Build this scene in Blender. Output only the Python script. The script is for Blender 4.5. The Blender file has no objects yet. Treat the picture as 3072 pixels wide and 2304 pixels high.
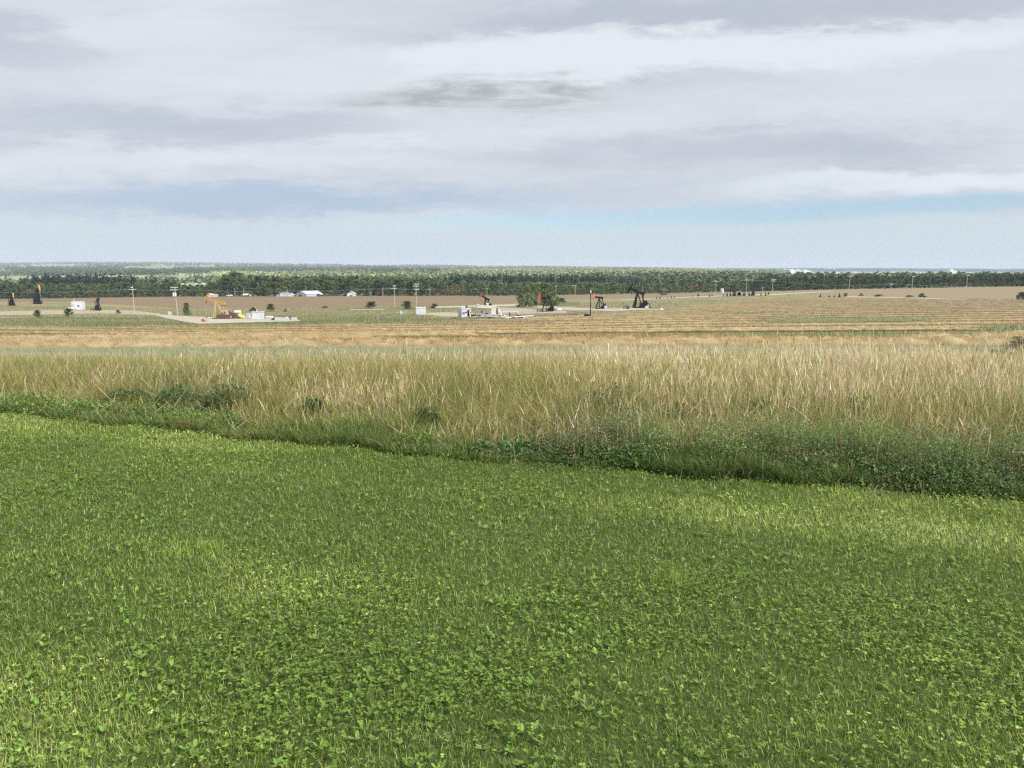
import bpy, math, random
import numpy as np
from mathutils import Vector, Matrix
R = math.radians
rng = np.random.default_rng(11)
random.seed(5)
SC = bpy.context.scene
COL = SC.collection

# ------------------------------------------------------------------ camera
F, CX, CY, HC = 2308.0, 1536.0, 1152.0, 1.65        # the photograph's focal length and centre in its own pixels, eye height
PITCH = math.atan((1152 - 803) / F)
cam_d = bpy.data.cameras.new('camera')
cam_d.sensor_width = 36; cam_d.lens = 36 * F / 3072
cam_d.clip_start = 0.05; cam_d.clip_end = 60000
cam = bpy.data.objects.new('camera', cam_d); COL.objects.link(cam)
cam.location = (0, 0, HC); cam.rotation_euler = (R(90) - PITCH, 0, 0)
SC.camera = cam

# ------------------------------------------------------------------ light, exposure
EXPO = 0.85
SC.view_settings.view_transform = 'Standard'; SC.view_settings.look = 'None'
SC.view_settings.exposure = EXPO; SC.view_settings.gamma = 1; SC.view_settings.use_curve_mapping = False
SC.render.engine = 'CYCLES'; SC.cycles.use_denoising = False; SC.cycles.use_adaptive_sampling = False; SC.cycles.pixel_filter_type = 'BLACKMAN_HARRIS'; SC.cycles.filter_width = 1.35
SC.cycles.max_bounces = 6; SC.cycles.diffuse_bounces = 3; SC.cycles.glossy_bounces = 2
SC.cycles.transmission_bounces = 4; SC.cycles.volume_bounces = 0; SC.cycles.transparent_max_bounces = 4
SUN_EL, SUN_AZ = R(43), math.atan2(0.75, -0.66)      # sun behind the camera, over its right shoulder; azimuth from +Y towards +X
sd = Vector((math.sin(SUN_AZ) * math.cos(SUN_EL), math.cos(SUN_AZ) * math.cos(SUN_EL), math.sin(SUN_EL)))
sun_d = bpy.data.lights.new('sun', 'SUN'); sun_d.energy = 2.3; sun_d.angle = R(9); sun_d.color = (1, .95, .86)
sun = bpy.data.objects.new('sun', sun_d); COL.objects.link(sun)
sun.rotation_euler = (-sd).to_track_quat('-Z', 'Y').to_euler(); sun.location = (0, 0, 60)

def ray(px, py):
    """pixel of the photograph -> (X/Y, Z/Y) of the line of sight"""
    a = (px - CX) / F; b = -(py - CY) / F
    k = b * math.sin(PITCH) + math.cos(PITCH)
    return a / k, (b * math.cos(PITCH) - math.sin(PITCH)) / k

class NT:
    def __init__(s, tree): s.t = tree
    def n(s, typ, **kw):
        nd = s.t.nodes.new(typ)
        for k, v in kw.items(): setattr(nd, k, v)
        return nd
    def put(s, sock, v):
        if isinstance(v, bpy.types.NodeSocket): s.t.links.new(v, sock)
        else: sock.default_value = v
    def m(s, op, a, b=None, c=None, clamp=False):
        nd = s.n('ShaderNodeMath', operation=op, use_clamp=clamp)
        s.put(nd.inputs[0], a)
        if b is not None: s.put(nd.inputs[1], b)
        if c is not None: s.put(nd.inputs[2], c)
        return nd.outputs[0]
    def vec(s, x, y, z):
        nd = s.n('ShaderNodeCombineXYZ')
        for i, v in enumerate((x, y, z)): s.put(nd.inputs[i], v)
        return nd.outputs[0]
    def noise(s, v, scale, detail=4, rough=.55, dist=0.0):
        nd = s.n('ShaderNodeTexNoise')
        if v is not None: s.put(nd.inputs['Vector'], v)
        nd.inputs['Scale'].default_value = scale; nd.inputs['Detail'].default_value = detail
        nd.inputs['Roughness'].default_value = rough; nd.inputs['Distortion'].default_value = dist
        return nd.outputs[0]
    def ramp(s, f, stops):
        nd = s.n('ShaderNodeValToRGB'); cr = nd.color_ramp
        while len(cr.elements) < len(stops): cr.elements.new(.5)
        for e, (p, c) in zip(cr.elements, stops): e.position = p; e.color = (*c, 1)
        s.put(nd.inputs[0], f); return nd.outputs[0]
    def mix(s, f, a, b, mode='MIX'):
        nd = s.n('ShaderNodeMix', data_type='RGBA', blend_type=mode)
        s.put(nd.inputs[0], f)
        s.put(nd.inputs[6], a if isinstance(a, bpy.types.NodeSocket) else (*a, 1))
        s.put(nd.inputs[7], b if isinstance(b, bpy.types.NodeSocket) else (*b, 1))
        return nd.outputs[2]

def build_world():
    w = bpy.data.worlds.new('World'); SC.world = w; w.use_nodes = True
    t = w.node_tree; t.nodes.clear(); g = NT(t)
    tc = g.n('ShaderNodeTexCoord')
    sp = g.n('ShaderNodeSeparateXYZ'); t.links.new(tc.outputs['Generated'], sp.inputs[0])
    x, y, z = sp.outputs
    yy = g.m('MAXIMUM', y, .06)
    U0 = g.m('DIVIDE', x, yy); T0 = g.m('DIVIDE', z, yy)
    # irregular edges: the cloud field is warped by two noises of the direction
    wv = g.vec(g.m('MULTIPLY', U0, 1.0), g.m('MULTIPLY', T0, 4.0), 0.0)
    n1 = g.noise(wv, 3.2, 5, .55); n2 = g.noise(wv, 11.0, 6, .6)
    a1 = g.m('SUBTRACT', n1, .5); a2 = g.m('SUBTRACT', n2, .5); a3 = g.m('SUBTRACT', g.noise(wv, 34.0, 6, .65), .5)
    T = g.m('ADD', g.m('MULTIPLY', a3, .022), g.m('ADD', T0, g.m('ADD', g.m('MULTIPLY', a1, .075), g.m('MULTIPLY', a2, .045))))
    U = g.m('ADD', U0, g.m('ADD', g.m('MULTIPLY', a2, .16), g.m('MULTIPLY', a1, .25)))
    def lobe(px, py, rx, ry, amp, slope=0.0, pw=1.0, UU=None, TT=None):
        u, tt = ray(px, py)
        du = g.m('SUBTRACT', UU or U, u)
        dv = g.m('SUBTRACT', g.m('SUBTRACT', TT or T, tt), g.m('MULTIPLY', du, slope))
        du = g.m('DIVIDE', du, rx / F); dv = g.m('DIVIDE', dv, ry / F)
        q = g.m('ADD', g.m('MULTIPLY', du, du), g.m('MULTIPLY', dv, dv))
        if pw != 1.0: q = g.m('POWER', q, pw)
        return g.m('MULTIPLY', g.m('EXPONENT', g.m('MULTIPLY', q, -1.0)), amp)
    def total(ls):
        s = ls[0]
        for l in ls[1:]: s = g.m('ADD', s, l)
        return s
    # W: how bright the cloud is (1 white, 0 slate lavender)
    W = total([
        lobe(1640, 165, 470, 70, .70, .03, 2.6), lobe(1300, 270, 500, 60, .22), lobe(2500, 130, 800, 48, .50, .07, 1.9),
        lobe(2750, 250, 600, 120, .14), lobe(650, 480, 620, 42, .34, 0, 1.3), lobe(2700, 548, 560, 38, .52, .05, 2.2),
        lobe(400, 60, 420, 45, .25), lobe(1750, 400, 700, 32, .22, .02), lobe(1150, 432, 260, 12, .25),
        lobe(750, 170, 600, 90, .26), lobe(650, 553, 130, 10, .18),
        lobe(60, 120, 330, 80, -.42, -.1, 1.5), lobe(480, 370, 650, 60, -.40, 0, 1.4), lobe(2420, 30, 1150, 62, -.46, .06, 1.5),
        lobe(1780, 40, 380, 42, -.22), lobe(2380, 440, 640, 72, -.42, 0, 1.5), lobe(1480, 470, 560, 45, -.12),
        lobe(2150, 240, 420, 30, -.16), lobe(900, 130, 330, 40, -.10, .1), lobe(2230, 378, 300, 10, -.16, .12),
        lobe(1900, 560, 800, 34, -.20), lobe(2080, 130, 130, 40, -.22)])
    st = g.vec(g.m('MULTIPLY', U0, 1.0), g.m('MULTIPLY', T0, 7.0), 3.7)
    s1 = g.m('MULTIPLY', g.m('SUBTRACT', g.noise(st, 2.6, 8, .55, .3), .5), .50)
    s2 = g.m('MULTIPLY', g.m('SUBTRACT', g.noise(st, 8.0, 8, .62, .8), .5), .34)
    W = g.m('ADD', g.m('ADD', W, .50), g.m('ADD', s1, s2))
    col = g.ramp(W, [(0.0, (.53, .57, .65)), (.25, (.59, .63, .705)), (.55, (.70, .745, .795)), (.8, (.765, .81, .86)), (1.0, (.81, .855, .91))])
    # small slate grey shred of low cloud
    gd = total([lobe(1530, 290, 330, 62, 1.0, .02, 1.6), lobe(1230, 290, 190, 26, .8), lobe(1760, 250, 160, 20, .7)])
    gd = g.m('MULTIPLY', g.m('MULTIPLY', gd, g.ramp(g.noise(st, 9.0, 9, .66, .9), [(.36, (0, 0, 0)), (.60, (1, 1, 1))])), .80, clamp=True)
    col = g.mix(gd, col, (.46, .49, .50))
    # bluish veil in the lower third, hazy pale horizon
    bl = total([lobe(650, 600, 900, 42, .75, -.01, 1.4), lobe(1750, 600, 900, 40, .30), lobe(150, 660, 500, 34, .35)])
    col = g.mix(g.m('MINIMUM', bl, 1.0), col, (.44, .55, .70))
    uh, th = ray(1536, 660); uh2, th2 = ray(1536, 800)
    hz = g.n('ShaderNodeMapRange', interpolation_type='SMOOTHSTEP'); g.put(hz.inputs[0], T)
    hz.inputs[1].default_value = th2 + .055; hz.inputs[2].default_value = th + .012
    hz.inputs[3].default_value = .93; hz.inputs[4].default_value = 0
    hcol = g.mix(g.m('MULTIPLY', g.noise(st, 5.0, 4), 1.0), (.60, .705, .785), (.655, .745, .79))
    col = g.mix(hz.outputs[0], col, hcol)
    # light: clouds brighter around the veiled sun behind the viewer
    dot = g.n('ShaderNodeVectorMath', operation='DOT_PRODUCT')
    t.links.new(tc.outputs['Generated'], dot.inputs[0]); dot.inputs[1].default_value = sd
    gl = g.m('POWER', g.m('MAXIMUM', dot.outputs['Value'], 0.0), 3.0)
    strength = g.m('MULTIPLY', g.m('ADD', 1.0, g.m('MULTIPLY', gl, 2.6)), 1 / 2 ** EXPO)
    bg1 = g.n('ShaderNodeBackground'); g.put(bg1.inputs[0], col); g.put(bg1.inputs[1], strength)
    sky = g.n('ShaderNodeTexSky', sky_type='NISHITA', sun_disc=False)
    sky.sun_elevation = SUN_EL; sky.sun_rotation = SUN_AZ; sky.air_density = 1.0; sky.dust_density = .6; sky.ozone_density = 3.0; sky.altitude = 700
    bg2 = g.n('ShaderNodeBackground'); g.put(bg2.inputs[0], g.mix(1.0, sky.outputs[0], (.89, .99, 1.10), 'MULTIPLY')); bg2.inputs[1].default_value = .066
    T3 = g.m('ADD', T0, g.m('ADD', g.m('MULTIPLY', a1, .022), g.m('MULTIPLY', a2, .012))); kw = dict(UU=U0, TT=T3)
    gap = total([lobe(2560, 628, 850, 27, 1.0, .035, 1.4, **kw), lobe(1850, 660, 620, 24, .9, .015, 1.4, **kw), lobe(3000, 600, 260, 26, .5, .05, 1.4, **kw)])
    gap = g.m('MULTIPLY', g.m('MINIMUM', gap, 1.0), .72)
    gap = g.m('ADD', gap, .04)
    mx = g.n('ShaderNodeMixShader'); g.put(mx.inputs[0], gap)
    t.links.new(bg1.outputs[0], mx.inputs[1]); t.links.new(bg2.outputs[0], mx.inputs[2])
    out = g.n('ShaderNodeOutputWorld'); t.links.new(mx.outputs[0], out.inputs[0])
    try: w.cycles.sampling_method = 'MANUAL'; w.cycles.sample_map_resolution = 1024
    except Exception: pass
build_world()

# ------------------------------------------------------------------ terrain
PXC = [-200, 0, 300, 500, 1000, 1536, 2000, 2300, 2500, 3072, 3300]
ROWS = {   # distance in metres: row of the photograph where the ground lies at that distance
    40:  [1058, 1058, 1058, 1057, 1055, 1052, 1050, 1050, 1050, 1048, 1048],
    60:  [1030, 1030, 1029, 1028, 1026, 1020, 1016, 1014, 1014, 1012, 1012],
    85:  [1009, 1008, 1008, 1008, 1004, 998, 993, 991, 990, 986, 985],
    120: [990, 990, 992, 992, 986, 980, 973, 970, 967, 962, 961],
    170: [974, 974, 976, 977, 970, 963, 953, 948, 944, 938, 937],
    230: [958, 958, 961, 962, 956, 950, 940, 932, 927, 920, 919],
    300: [943, 943, 946, 948, 942, 937, 925, 917, 912, 906, 905],
    360: [928, 928, 933, 935, 930, 926, 913, 906, 903, 899, 899],
    420: [917, 917, 922, 924, 920, 917, 904, 898, 895, 892, 892],
    520: [905, 906, 907, 907, 906, 904, 893, 887, 882, 877, 876],
    650: [898, 897, 893, 890, 888, 887, 880, 874, 868, 859, 857],
    800: [896, 894, 889, 886, 884, 882, 876, 872, 866, 860, 858],
    1100: [874, 872, 868, 866, 862, 858, 854, 853, 852, 850, 850],
    1500: [858, 856, 850, 848, 846, 842, 838, 838, 838, 838, 838],
    2200: [838, 838, 833, 832, 830, 829, 828, 829, 829, 830, 830],
    3200: [824, 824, 821, 822, 820, 818, 818, 823, 824, 826, 826],
    4500: [812, 812, 809, 810, 811, 811, 814, 820, 821, 822, 822],
    6500: [802, 802, 798, 799, 803, 806, 811, 818, 818, 819, 819],
    9000: [796, 795, 791, 792, 798, 803, 810, 815, 815, 816, 816],
    12000: [798, 797, 794, 796, 800, 806, 813, 811, 810, 813, 812],
    15000: [803, 803, 800, 802, 806, 812, 815, 813, 812, 815, 815]}
UG = np.linspace(-1.6, 1.6, 641)
def _tables():
    ys = [0.5, 4, 9, 14, 22]; zs = [np.zeros_like(UG), np.zeros_like(UG), np.zeros_like(UG), np.full_like(UG, -.5), np.full_like(UG, -1.35)]
    ker = np.exp(-np.linspace(-2.2, 2.2, 41) ** 2); ker /= ker.sum()
    for Y, rows in ROWS.items():
        uu = []; tt = []
        for p, r in zip(PXC, rows):
            a, b = ray(p, r); uu.append(a); tt.append(b)
        zz = HC + np.interp(UG, uu, tt) * Y
        zz = np.convolve(np.pad(zz, 20, mode='edge'), ker, mode='valid')
        ys.append(Y); zs.append(zz)
    tk = np.log(np.array(ys, float)); Z = np.array(zs)
    h = np.diff(tk)[:, None]; dl = np.diff(Z, axis=0) / h
    m = np.zeros_like(Z); m[0] = dl[0]; m[-1] = dl[-1]
    w0, w1 = h[:-1], h[1:]
    m[1:-1] = (dl[:-1] * w1 + dl[1:] * w0) / (w0 + w1)
    m[0] = m[1] = m[2] = 0
    tf = np.linspace(tk[0], tk[-1], 1600)
    k = np.clip(np.searchsorted(tk, tf, side='right') - 1, 0, len(tk) - 2)
    hh = (tk[k + 1] - tk[k])[:, None]; s = ((tf - tk[k]) / (tk[k + 1] - tk[k]))[:, None]
    out = (2*s**3 - 3*s**2 + 1) * Z[k] + (s**3 - 2*s**2 + s) * hh * m[k] + (-2*s**3 + 3*s**2) * Z[k + 1] + (s**3 - s**2) * hh * m[k + 1]
    return tf, out
TF, ZT = _tables()
def gz(X, Y):
    X = np.asarray(X, float); Y = np.maximum(np.asarray(Y, float), 0.5)
    u = np.clip(X / Y, -1.599, 1.599)
    fi = (u - UG[0]) / (UG[1] - UG[0]); i = np.clip(fi.astype(int), 0, len(UG) - 2); fi = fi - i
    t = np.clip(np.log(Y), TF[0], TF[-1] - 1e-9); fj = (t - TF[0]) / (TF[1] - TF[0]); j = np.clip(fj.astype(int), 0, len(TF) - 2); fj = fj - j
    return (ZT[j, i] * (1 - fi) + ZT[j, i + 1] * fi) * (1 - fj) + (ZT[j + 1, i] * (1 - fi) + ZT[j + 1, i + 1] * fi) * fj
_YS = np.exp(np.linspace(math.log(2.0), math.log(14900), 9000))
def hit(px, py):
    """where the line of sight through a pixel of the photograph meets the terrain"""
    u, t = ray(px, py)
    d = HC + t * _YS - gz(u * _YS, _YS)
    k = np.argmax(d < 0) if (d < 0).any() else len(_YS) - 1
    Y = float(_YS[k]); return Vector((u * Y, Y, float(gz(u * Y, Y))))
def at(px, Y):
    u, _ = ray(px, 900); return Vector((u * Y, Y, float(gz(u * Y, Y))))
def proj(X, Y, Z):
    d = Y * math.cos(PITCH) - (Z - HC) * math.sin(PITCH); v = Y * math.sin(PITCH) + (Z - HC) * math.cos(PITCH)
    return CX + F * X / d, CY - F * v / d
def mpp(Y): return Y * math.cos(PITCH) / F       # metres per photo pixel at that distance (towards the horizon)

# value noise in numpy
class VN:
    def __init__(s, seed): s.g = np.random.default_rng(seed).random((256, 256))
    def __call__(s, x, y):
        xi = np.floor(x).astype(int); yi = np.floor(y).astype(int); fx = x - xi; fy = y - yi
        fx = fx * fx * (3 - 2 * fx); fy = fy * fy * (3 - 2 * fy)
        a = s.g[xi % 256, yi % 256]; b = s.g[(xi + 1) % 256, yi % 256]; c = s.g[xi % 256, (yi + 1) % 256]; d = s.g[(xi + 1) % 256, (yi + 1) % 256]
        return (a * (1 - fx) + b * fx) * (1 - fy) + (c * (1 - fx) + d * fx) * fy
    def fbm(s, x, y, o=4):
        v = 0; a = 1; t = 0
        for k in range(o): v = v + a * s(x * 2 ** k + 17.3 * k, y * 2 ** k + 9.1 * k); t += a; a *= .5
        return v / t
V1, V2, V3, V4 = VN(1), VN(2), VN(3), VN(4)

# ------------------------------------------------------------------ materials
def new_mat(name):
    m = bpy.data.materials.new(name); m.use_nodes = True; t = m.node_tree; t.nodes.clear()
    g = NT(t); out = g.n('ShaderNodeOutputMaterial'); return m, g, out
def leaf_mat(name, trans=.3, rough=.55, spec=.25, objcol=False, gain=1.0):
    m, g, out = new_mat(name)
    at_ = g.n('ShaderNodeAttribute', attribute_name='Col'); c = at_.outputs['Color']
    if objcol:
        oi = g.n('ShaderNodeObjectInfo'); c = g.mix(1.0, c, oi.outputs['Color'], 'MULTIPLY')
    p = g.n('ShaderNodeBsdfPrincipled'); g.put(p.inputs['Base Color'], c)
    p.inputs['Roughness'].default_value = rough; p.inputs['Specular IOR Level'].default_value = spec
    tr = g.n('ShaderNodeBsdfTranslucent'); g.put(tr.inputs[0], c)
    mx = g.n('ShaderNodeMixShader'); mx.inputs[0].default_value = trans
    g.t.links.new(p.outputs[0], mx.inputs[1]); g.t.links.new(tr.outputs[0], mx.inputs[2]); g.t.links.new(mx.outputs[0], out.inputs[0])
    return m
def attr_mat(name, rough=.9, nscale=3.0, namp=.25, bump=0.0):
    m, g, out = new_mat(name)
    at_ = g.n('ShaderNodeAttribute', attribute_name='Col')
    tc = g.n('ShaderNodeTexCoord')
    f = g.noise(tc.outputs['Object'], nscale, 6, .6)
    v = g.m('ADD', 1 - namp, g.m('MULTIPLY', f, namp * 2))
    c = g.mix(1.0, at_.outputs['Color'], g.vec(v, v, v), 'MULTIPLY')
    p = g.n('ShaderNodeBsdfPrincipled'); g.put(p.inputs['Base Color'], c); p.inputs['Roughness'].default_value = rough
    p.inputs['Specular IOR Level'].default_value = .15
    if bump:
        b = g.n('ShaderNodeBump'); b.inputs['Strength'].default_value = bump; g.put(b.inputs['Height'], f); g.t.links.new(b.outputs[0], p.inputs['Normal'])
    g.t.links.new(p.outputs[0], out.inputs[0]); return m
def paint(name, col, rough=.5, metal=0.0, var=.12, nscale=2.0, dirt=None, wave=None):
    m, g, out = new_mat(name)
    tc = g.n('ShaderNodeTexCoord')
    f = g.noise(tc.outputs['Object'], nscale, 6, .6)
    c = g.ramp(f, [(.3, tuple(v * (1 - var) for v in col)), (.7, tuple(min(1, v * (1 + var)) for v in col))])
    if dirt:
        f2 = g.noise(tc.outputs['Object'], nscale * 1.7, 8, .7)
        c = g.mix(g.ramp(f2, [(.52, (0, 0, 0)), (.68, (.8, .8, .8))]), c, dirt)
    p = g.n('ShaderNodeBsdfPrincipled'); g.put(p.inputs['Base Color'], c); p.inputs['Roughness'].default_value = rough; p.inputs['Metallic'].default_value = metal
    if wave:
        wv = g.n('ShaderNodeTexWave', wave_type='BANDS', bands_direction='X'); wv.inputs['Scale'].default_value = wave
        g.t.links.new(tc.outputs['Object'], wv.inputs[0])
        b = g.n('ShaderNodeBump'); b.inputs['Strength'].default_value = .5; b.inputs['Distance'].default_value = .04
        g.t.links.new(wv.outputs[1], b.inputs['Height']); g.t.links.new(b.outputs[0], p.inputs['Normal'])
    g.t.links.new(p.outputs[0], out.inputs[0]); return m
M = {}
M['white'] = paint('white_paint', (.60, .62, .64), .5, dirt=(.5, .47, .42))
M['white_rib'] = paint('ribbed_white_metal', (.52, .55, .59), .45, wave=6, dirt=(.5, .48, .44))
M['shaded_white'] = paint('shaded_white_metal', (.42, .50, .56), .5, wave=6)  # ribbed white wall in a darker tone, for a side painted as shaded
M['grey_rib'] = paint('ribbed_grey_metal', (.42, .45, .48), .5, wave=5)
M['galv'] = paint('galvanised_metal', (.50, .52, .54), .4, .3)
M['black'] = paint('black_paint', (.012, .012, .013), .6, dirt=(.045, .03, .022))
M['black'].node_tree.nodes['Principled BSDF'].inputs['Specular IOR Level'].default_value = .12
M['dark'] = paint('dark_steel', (.05, .045, .045), .5, dirt=(.1, .06, .04))
M['rust'] = paint('rusty_brown_steel', (.13, .065, .045), .7, dirt=(.07, .05, .045), var=.3)
M['yellow'] = paint('faded_yellow_paint', (.50, .275, .075), .55, dirt=(.45, .2, .07), var=.2)
M['straw_yellow'] = paint('pale_yellow_paint', (.46, .35, .165), .55, dirt=(.42, .26, .1), var=.15)
M['bright_yellow'] = paint('bright_yellow_paint', (.75, .60, .06), .5)
M['red'] = paint('red_paint', (.38, .055, .035), .5, dirt=(.5, .2, .12))
M['orange'] = paint('orange_paint', (.52, .15, .05), .5, dirt=(.65, .33, .18))
M['cream'] = paint('cream_siding', (.50, .465, .36), .6, wave=5, dirt=(.5, .46, .36))
M['cream_roof'] = paint('cream_metal_roof', (.45, .42, .33), .5, wave=4, dirt=(.52, .48, .38))
M['roof_blue'] = paint('pale_blue_metal_roof', (.48, .54, .64), .4, .1, wave=2)
M['glass'] = paint('dark_glass', (.03, .035, .04), .15)
M['wood'] = paint('weathered_pole_wood', (.40, .37, .31), .8, dirt=(.25, .21, .17), nscale=5)
M['wood_pale'] = paint('pale_crossarm_wood', (.66, .64, .58), .8, dirt=(.4, .36, .3), nscale=5)
M['concrete'] = paint('pale_concrete', (.46, .44, .41), .85, dirt=(.4, .37, .32), nscale=3)
M['teal'] = paint('faded_teal_paint', (.30, .46, .44), .6, dirt=(.3, .3, .25))
M['brown'] = paint('dark_brown_siding', (.09, .055, .055), .8)
M['wire'] = paint('aluminium_wire', (.45, .47, .48), .4, .5)
M['bark'] = paint('grey_bark', (.22, .20, .16), .9, dirt=(.10, .09, .07), nscale=4)
M['pale_bark'] = paint('pale_aspen_bark', (.46, .45, .38), .9, dirt=(.12, .11, .09), nscale=4)
M['pink'] = paint('faded_pink_panel', (.55, .36, .32), .7)
M['leaf'] = leaf_mat('tree_leaves', .25, .6, .2, objcol=True)
M['straw'] = leaf_mat('dry_straw', .25, .7, .12)
M['blade'] = leaf_mat('grass_blades', .42, .55, .25)
M['clover'] = leaf_mat('clover_leaves', .35, .55, .25)
M['canopy'] = leaf_mat('far_canopy', .1, .8, .1)
M['ground'] = attr_mat('field_soil_and_stubble', .95, .35, .28)
M['gravel'] = attr_mat('pale_gravel', .95, .5, .16)
M['lawn'] = attr_mat('lawn_thatch', .95, 14.0, .5, .4)
M['flower'] = paint('white_petals', (.75, .75, .70), .6)

# ------------------------------------------------------------------ mesh helpers
def np_mesh(name, V, Q, mat, cols=None, smooth=False, parent=None, link=True):
    """V (n,3), Q (m,k) faces with k corners each"""
    me = bpy.data.meshes.new(name); n = len(V); m_, k = Q.shape
    me.vertices.add(n); me.vertices.foreach_set('co', np.ascontiguousarray(V, np.float32).ravel())
    me.loops.add(m_ * k); me.loops.foreach_set('vertex_index', np.ascontiguousarray(Q, np.int32).ravel())
    me.polygons.add(m_); me.polygons.foreach_set('loop_start', np.arange(0, m_ * k, k, dtype=np.int32))
    try: me.polygons.foreach_set('loop_total', np.full(m_, k, np.int32))
    except Exception: pass
    if cols is not None:
        a = me.color_attributes.new('Col', 'FLOAT_COLOR', 'POINT')
        c4 = np.ones((n, 4), np.float32); c4[:, :3] = cols; a.data.foreach_set('color', c4.ravel())
    me.update(calc_edges=True)
    if smooth: me.polygons.foreach_set('use_smooth', np.ones(m_, bool))
    me.materials.append(mat)
    o = bpy.data.objects.new(name, me)
    if link: COL.objects.link(o)
    if parent: o.parent = parent
    return o
def tag(o, label=None, cat=None, group=None, kind=None):
    if label: o['label'] = label
    if cat: o['category'] = cat
    if group: o['group'] = group
    if kind: o['kind'] = kind
    return o
def empty(name, loc, rz=0.0, label=None, cat=None, group=None):
    o = bpy.data.objects.new(name, None); COL.objects.link(o); o.location = loc; o.rotation_euler = (0, 0, rz)
    o.empty_display_size = .5
    return tag(o, label, cat, group)

class MB:
    def __init__(s): s.v = []; s.f = []
    def add(s, vs, fs):
        b = len(s.v); s.v += [tuple(v) for v in vs]; s.f += [tuple(b + i for i in f) for f in fs]; return s
    def box(s, cx, cy, cz, sx, sy, sz, rz=0.0, bev=0.0):
        hx, hy, hz = sx / 2, sy / 2, sz / 2; c, n = math.cos(rz), math.sin(rz)
        if bev > 0:
            b = min(bev, hx * .4, hy * .4)
            ring = [(-hx + b, -hy), (hx - b, -hy), (hx, -hy + b), (hx, hy - b), (hx - b, hy), (-hx + b, hy), (-hx, hy - b), (-hx, -hy + b)]
        else: ring = [(-hx, -hy), (hx, -hy), (hx, hy), (-hx, hy)]
        k = len(ring); vs = []
        for z in (-hz, hz):
            for x, y in ring: vs.append((cx + x * c - y * n, cy + x * n + y * c, cz + z))
        fs = [tuple(range(k))[::-1], tuple(range(k, 2 * k))] + [(i, (i + 1) % k, k + (i + 1) % k, k + i) for i in range(k)]
        return s.add(vs, fs)
    def tube(s, a, b, r, r2=None, k=8, sq=None):
        a, b = Vector(a), Vector(b); d = (b - a).normalized(); r2 = r if r2 is None else r2
        up = Vector((0, 0, 1)) if abs(d.z) < .95 else Vector((0, 1, 0))
        x = d.cross(up).normalized(); y = x.cross(d).normalized(); vs = []
        if sq:    # rectangular bar: sq = (width sideways, height)
            for p in (a, b):
                for i, j in ((-1, -1), (1, -1), (1, 1), (-1, 1)): vs.append(p + x * sq[0] / 2 * i + y * sq[1] / 2 * j)
            k = 4
        else:
            for p, rr in ((a, r), (b, r2)):
                for i in range(k): q = 2 * math.pi * i / k; vs.append(p + x * math.cos(q) * rr + y * math.sin(q) * rr)
        fs = [tuple(range(k))[::-1], tuple(range(k, 2 * k))] + [(i, (i + 1) % k, k + (i + 1) % k, k + i) for i in range(k)]
        return s.add(vs, fs)
    def prism(s, pts, y0, y1):      # outline in x,z extruded along y
        k = len(pts); vs = [(x, y0, z) for x, z in pts] + [(x, y1, z) for x, z in pts]
        return s.add(vs, [tuple(range(k)), tuple(range(k, 2 * k))[::-1]] + [(i, k + i, k + (i + 1) % k, (i + 1) % k) for i in range(k)])
    def lathe(s, c, prof, axis='z', k=16):
        vs = []; n = len(prof)
        for r, h in prof:
            for i in range(k):
                q = 2 * math.pi * i / k; a, b = r * math.cos(q), r * math.sin(q)
                vs.append((c[0] + a, c[1] + b, c[2] + h) if axis == 'z' else ((c[0] + h, c[1] + a, c[2] + b) if axis == 'x' else (c[0] + a, c[1] + h, c[2] + b)))
        fs = [(j * k + i, j * k + (i + 1) % k, (j + 1) * k + (i + 1) % k, (j + 1) * k + i) for j in range(n - 1) for i in range(k)]
        fs += [tuple(range(k))[::-1], tuple(range((n - 1) * k, n * k))]
        return s.add(vs, fs)
    def build(s, name, mat, parent=None, smooth=False, label=None):
        me = bpy.data.meshes.new(name); me.from_pydata(s.v, [], s.f); me.materials.append(mat)
        import bmesh
        bm = bmesh.new(); bm.from_mesh(me); bmesh.ops.recalc_face_normals(bm, faces=bm.faces); bm.to_mesh(me); bm.free()
        if smooth: me.polygons.foreach_set('use_smooth', np.ones(len(me.polygons), bool))
        o = bpy.data.objects.new(name, me); COL.objects.link(o)
        if parent: o.parent = parent
        if label: o['label'] = label
        return o

def copy_tree(o, parent=None):
    c = o.copy(); COL.objects.link(c); c.parent = parent
    for ch in list(o.children): copy_tree(ch, c)
    return c

# ribbons (grass blades, straw): vectorised
def ribbons(P, H, Wd, yaw, lean, bend, segs, tip=.15, faceang=None):
    n = len(P); s = np.linspace(0, 1, segs + 1)[None, :]
    dx, dy = np.cos(yaw)[:, None], np.sin(yaw)[:, None]
    ang = lean[:, None] + bend[:, None] * s                      # angle from vertical along the blade
    ds = H[:, None] / segs
    hx = np.concatenate([np.zeros((n, 1)), np.cumsum(np.sin(ang[:, :-1]) * ds, 1)], 1)
    hz = np.concatenate([np.zeros((n, 1)), np.cumsum(np.cos(ang[:, :-1]) * ds, 1)], 1)
    cx = P[:, 0:1] + dx * hx; cy = P[:, 1:2] + dy * hx; cz = P[:, 2:3] + hz
    fa = yaw + np.pi / 2 if faceang is None else faceang
    wx, wy = np.cos(fa)[:, None], np.sin(fa)[:, None]
    w = Wd[:, None] * .5 * (1 - (1 - tip) * s ** 1.5)
    V = np.stack([np.stack([cx - wx * w, cy - wy * w, cz], -1), np.stack([cx + wx * w, cy + wy * w, cz], -1)], 2)   # n,segs+1,2,3
    V = V.reshape(-1, 3); b = (np.arange(n) * (segs + 1) * 2)[:, None] + (np.arange(segs) * 2)[None, :]
    Q = np.stack([b, b + 1, b + 3, b + 2], -1).reshape(-1, 4)
    return V, Q
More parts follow.
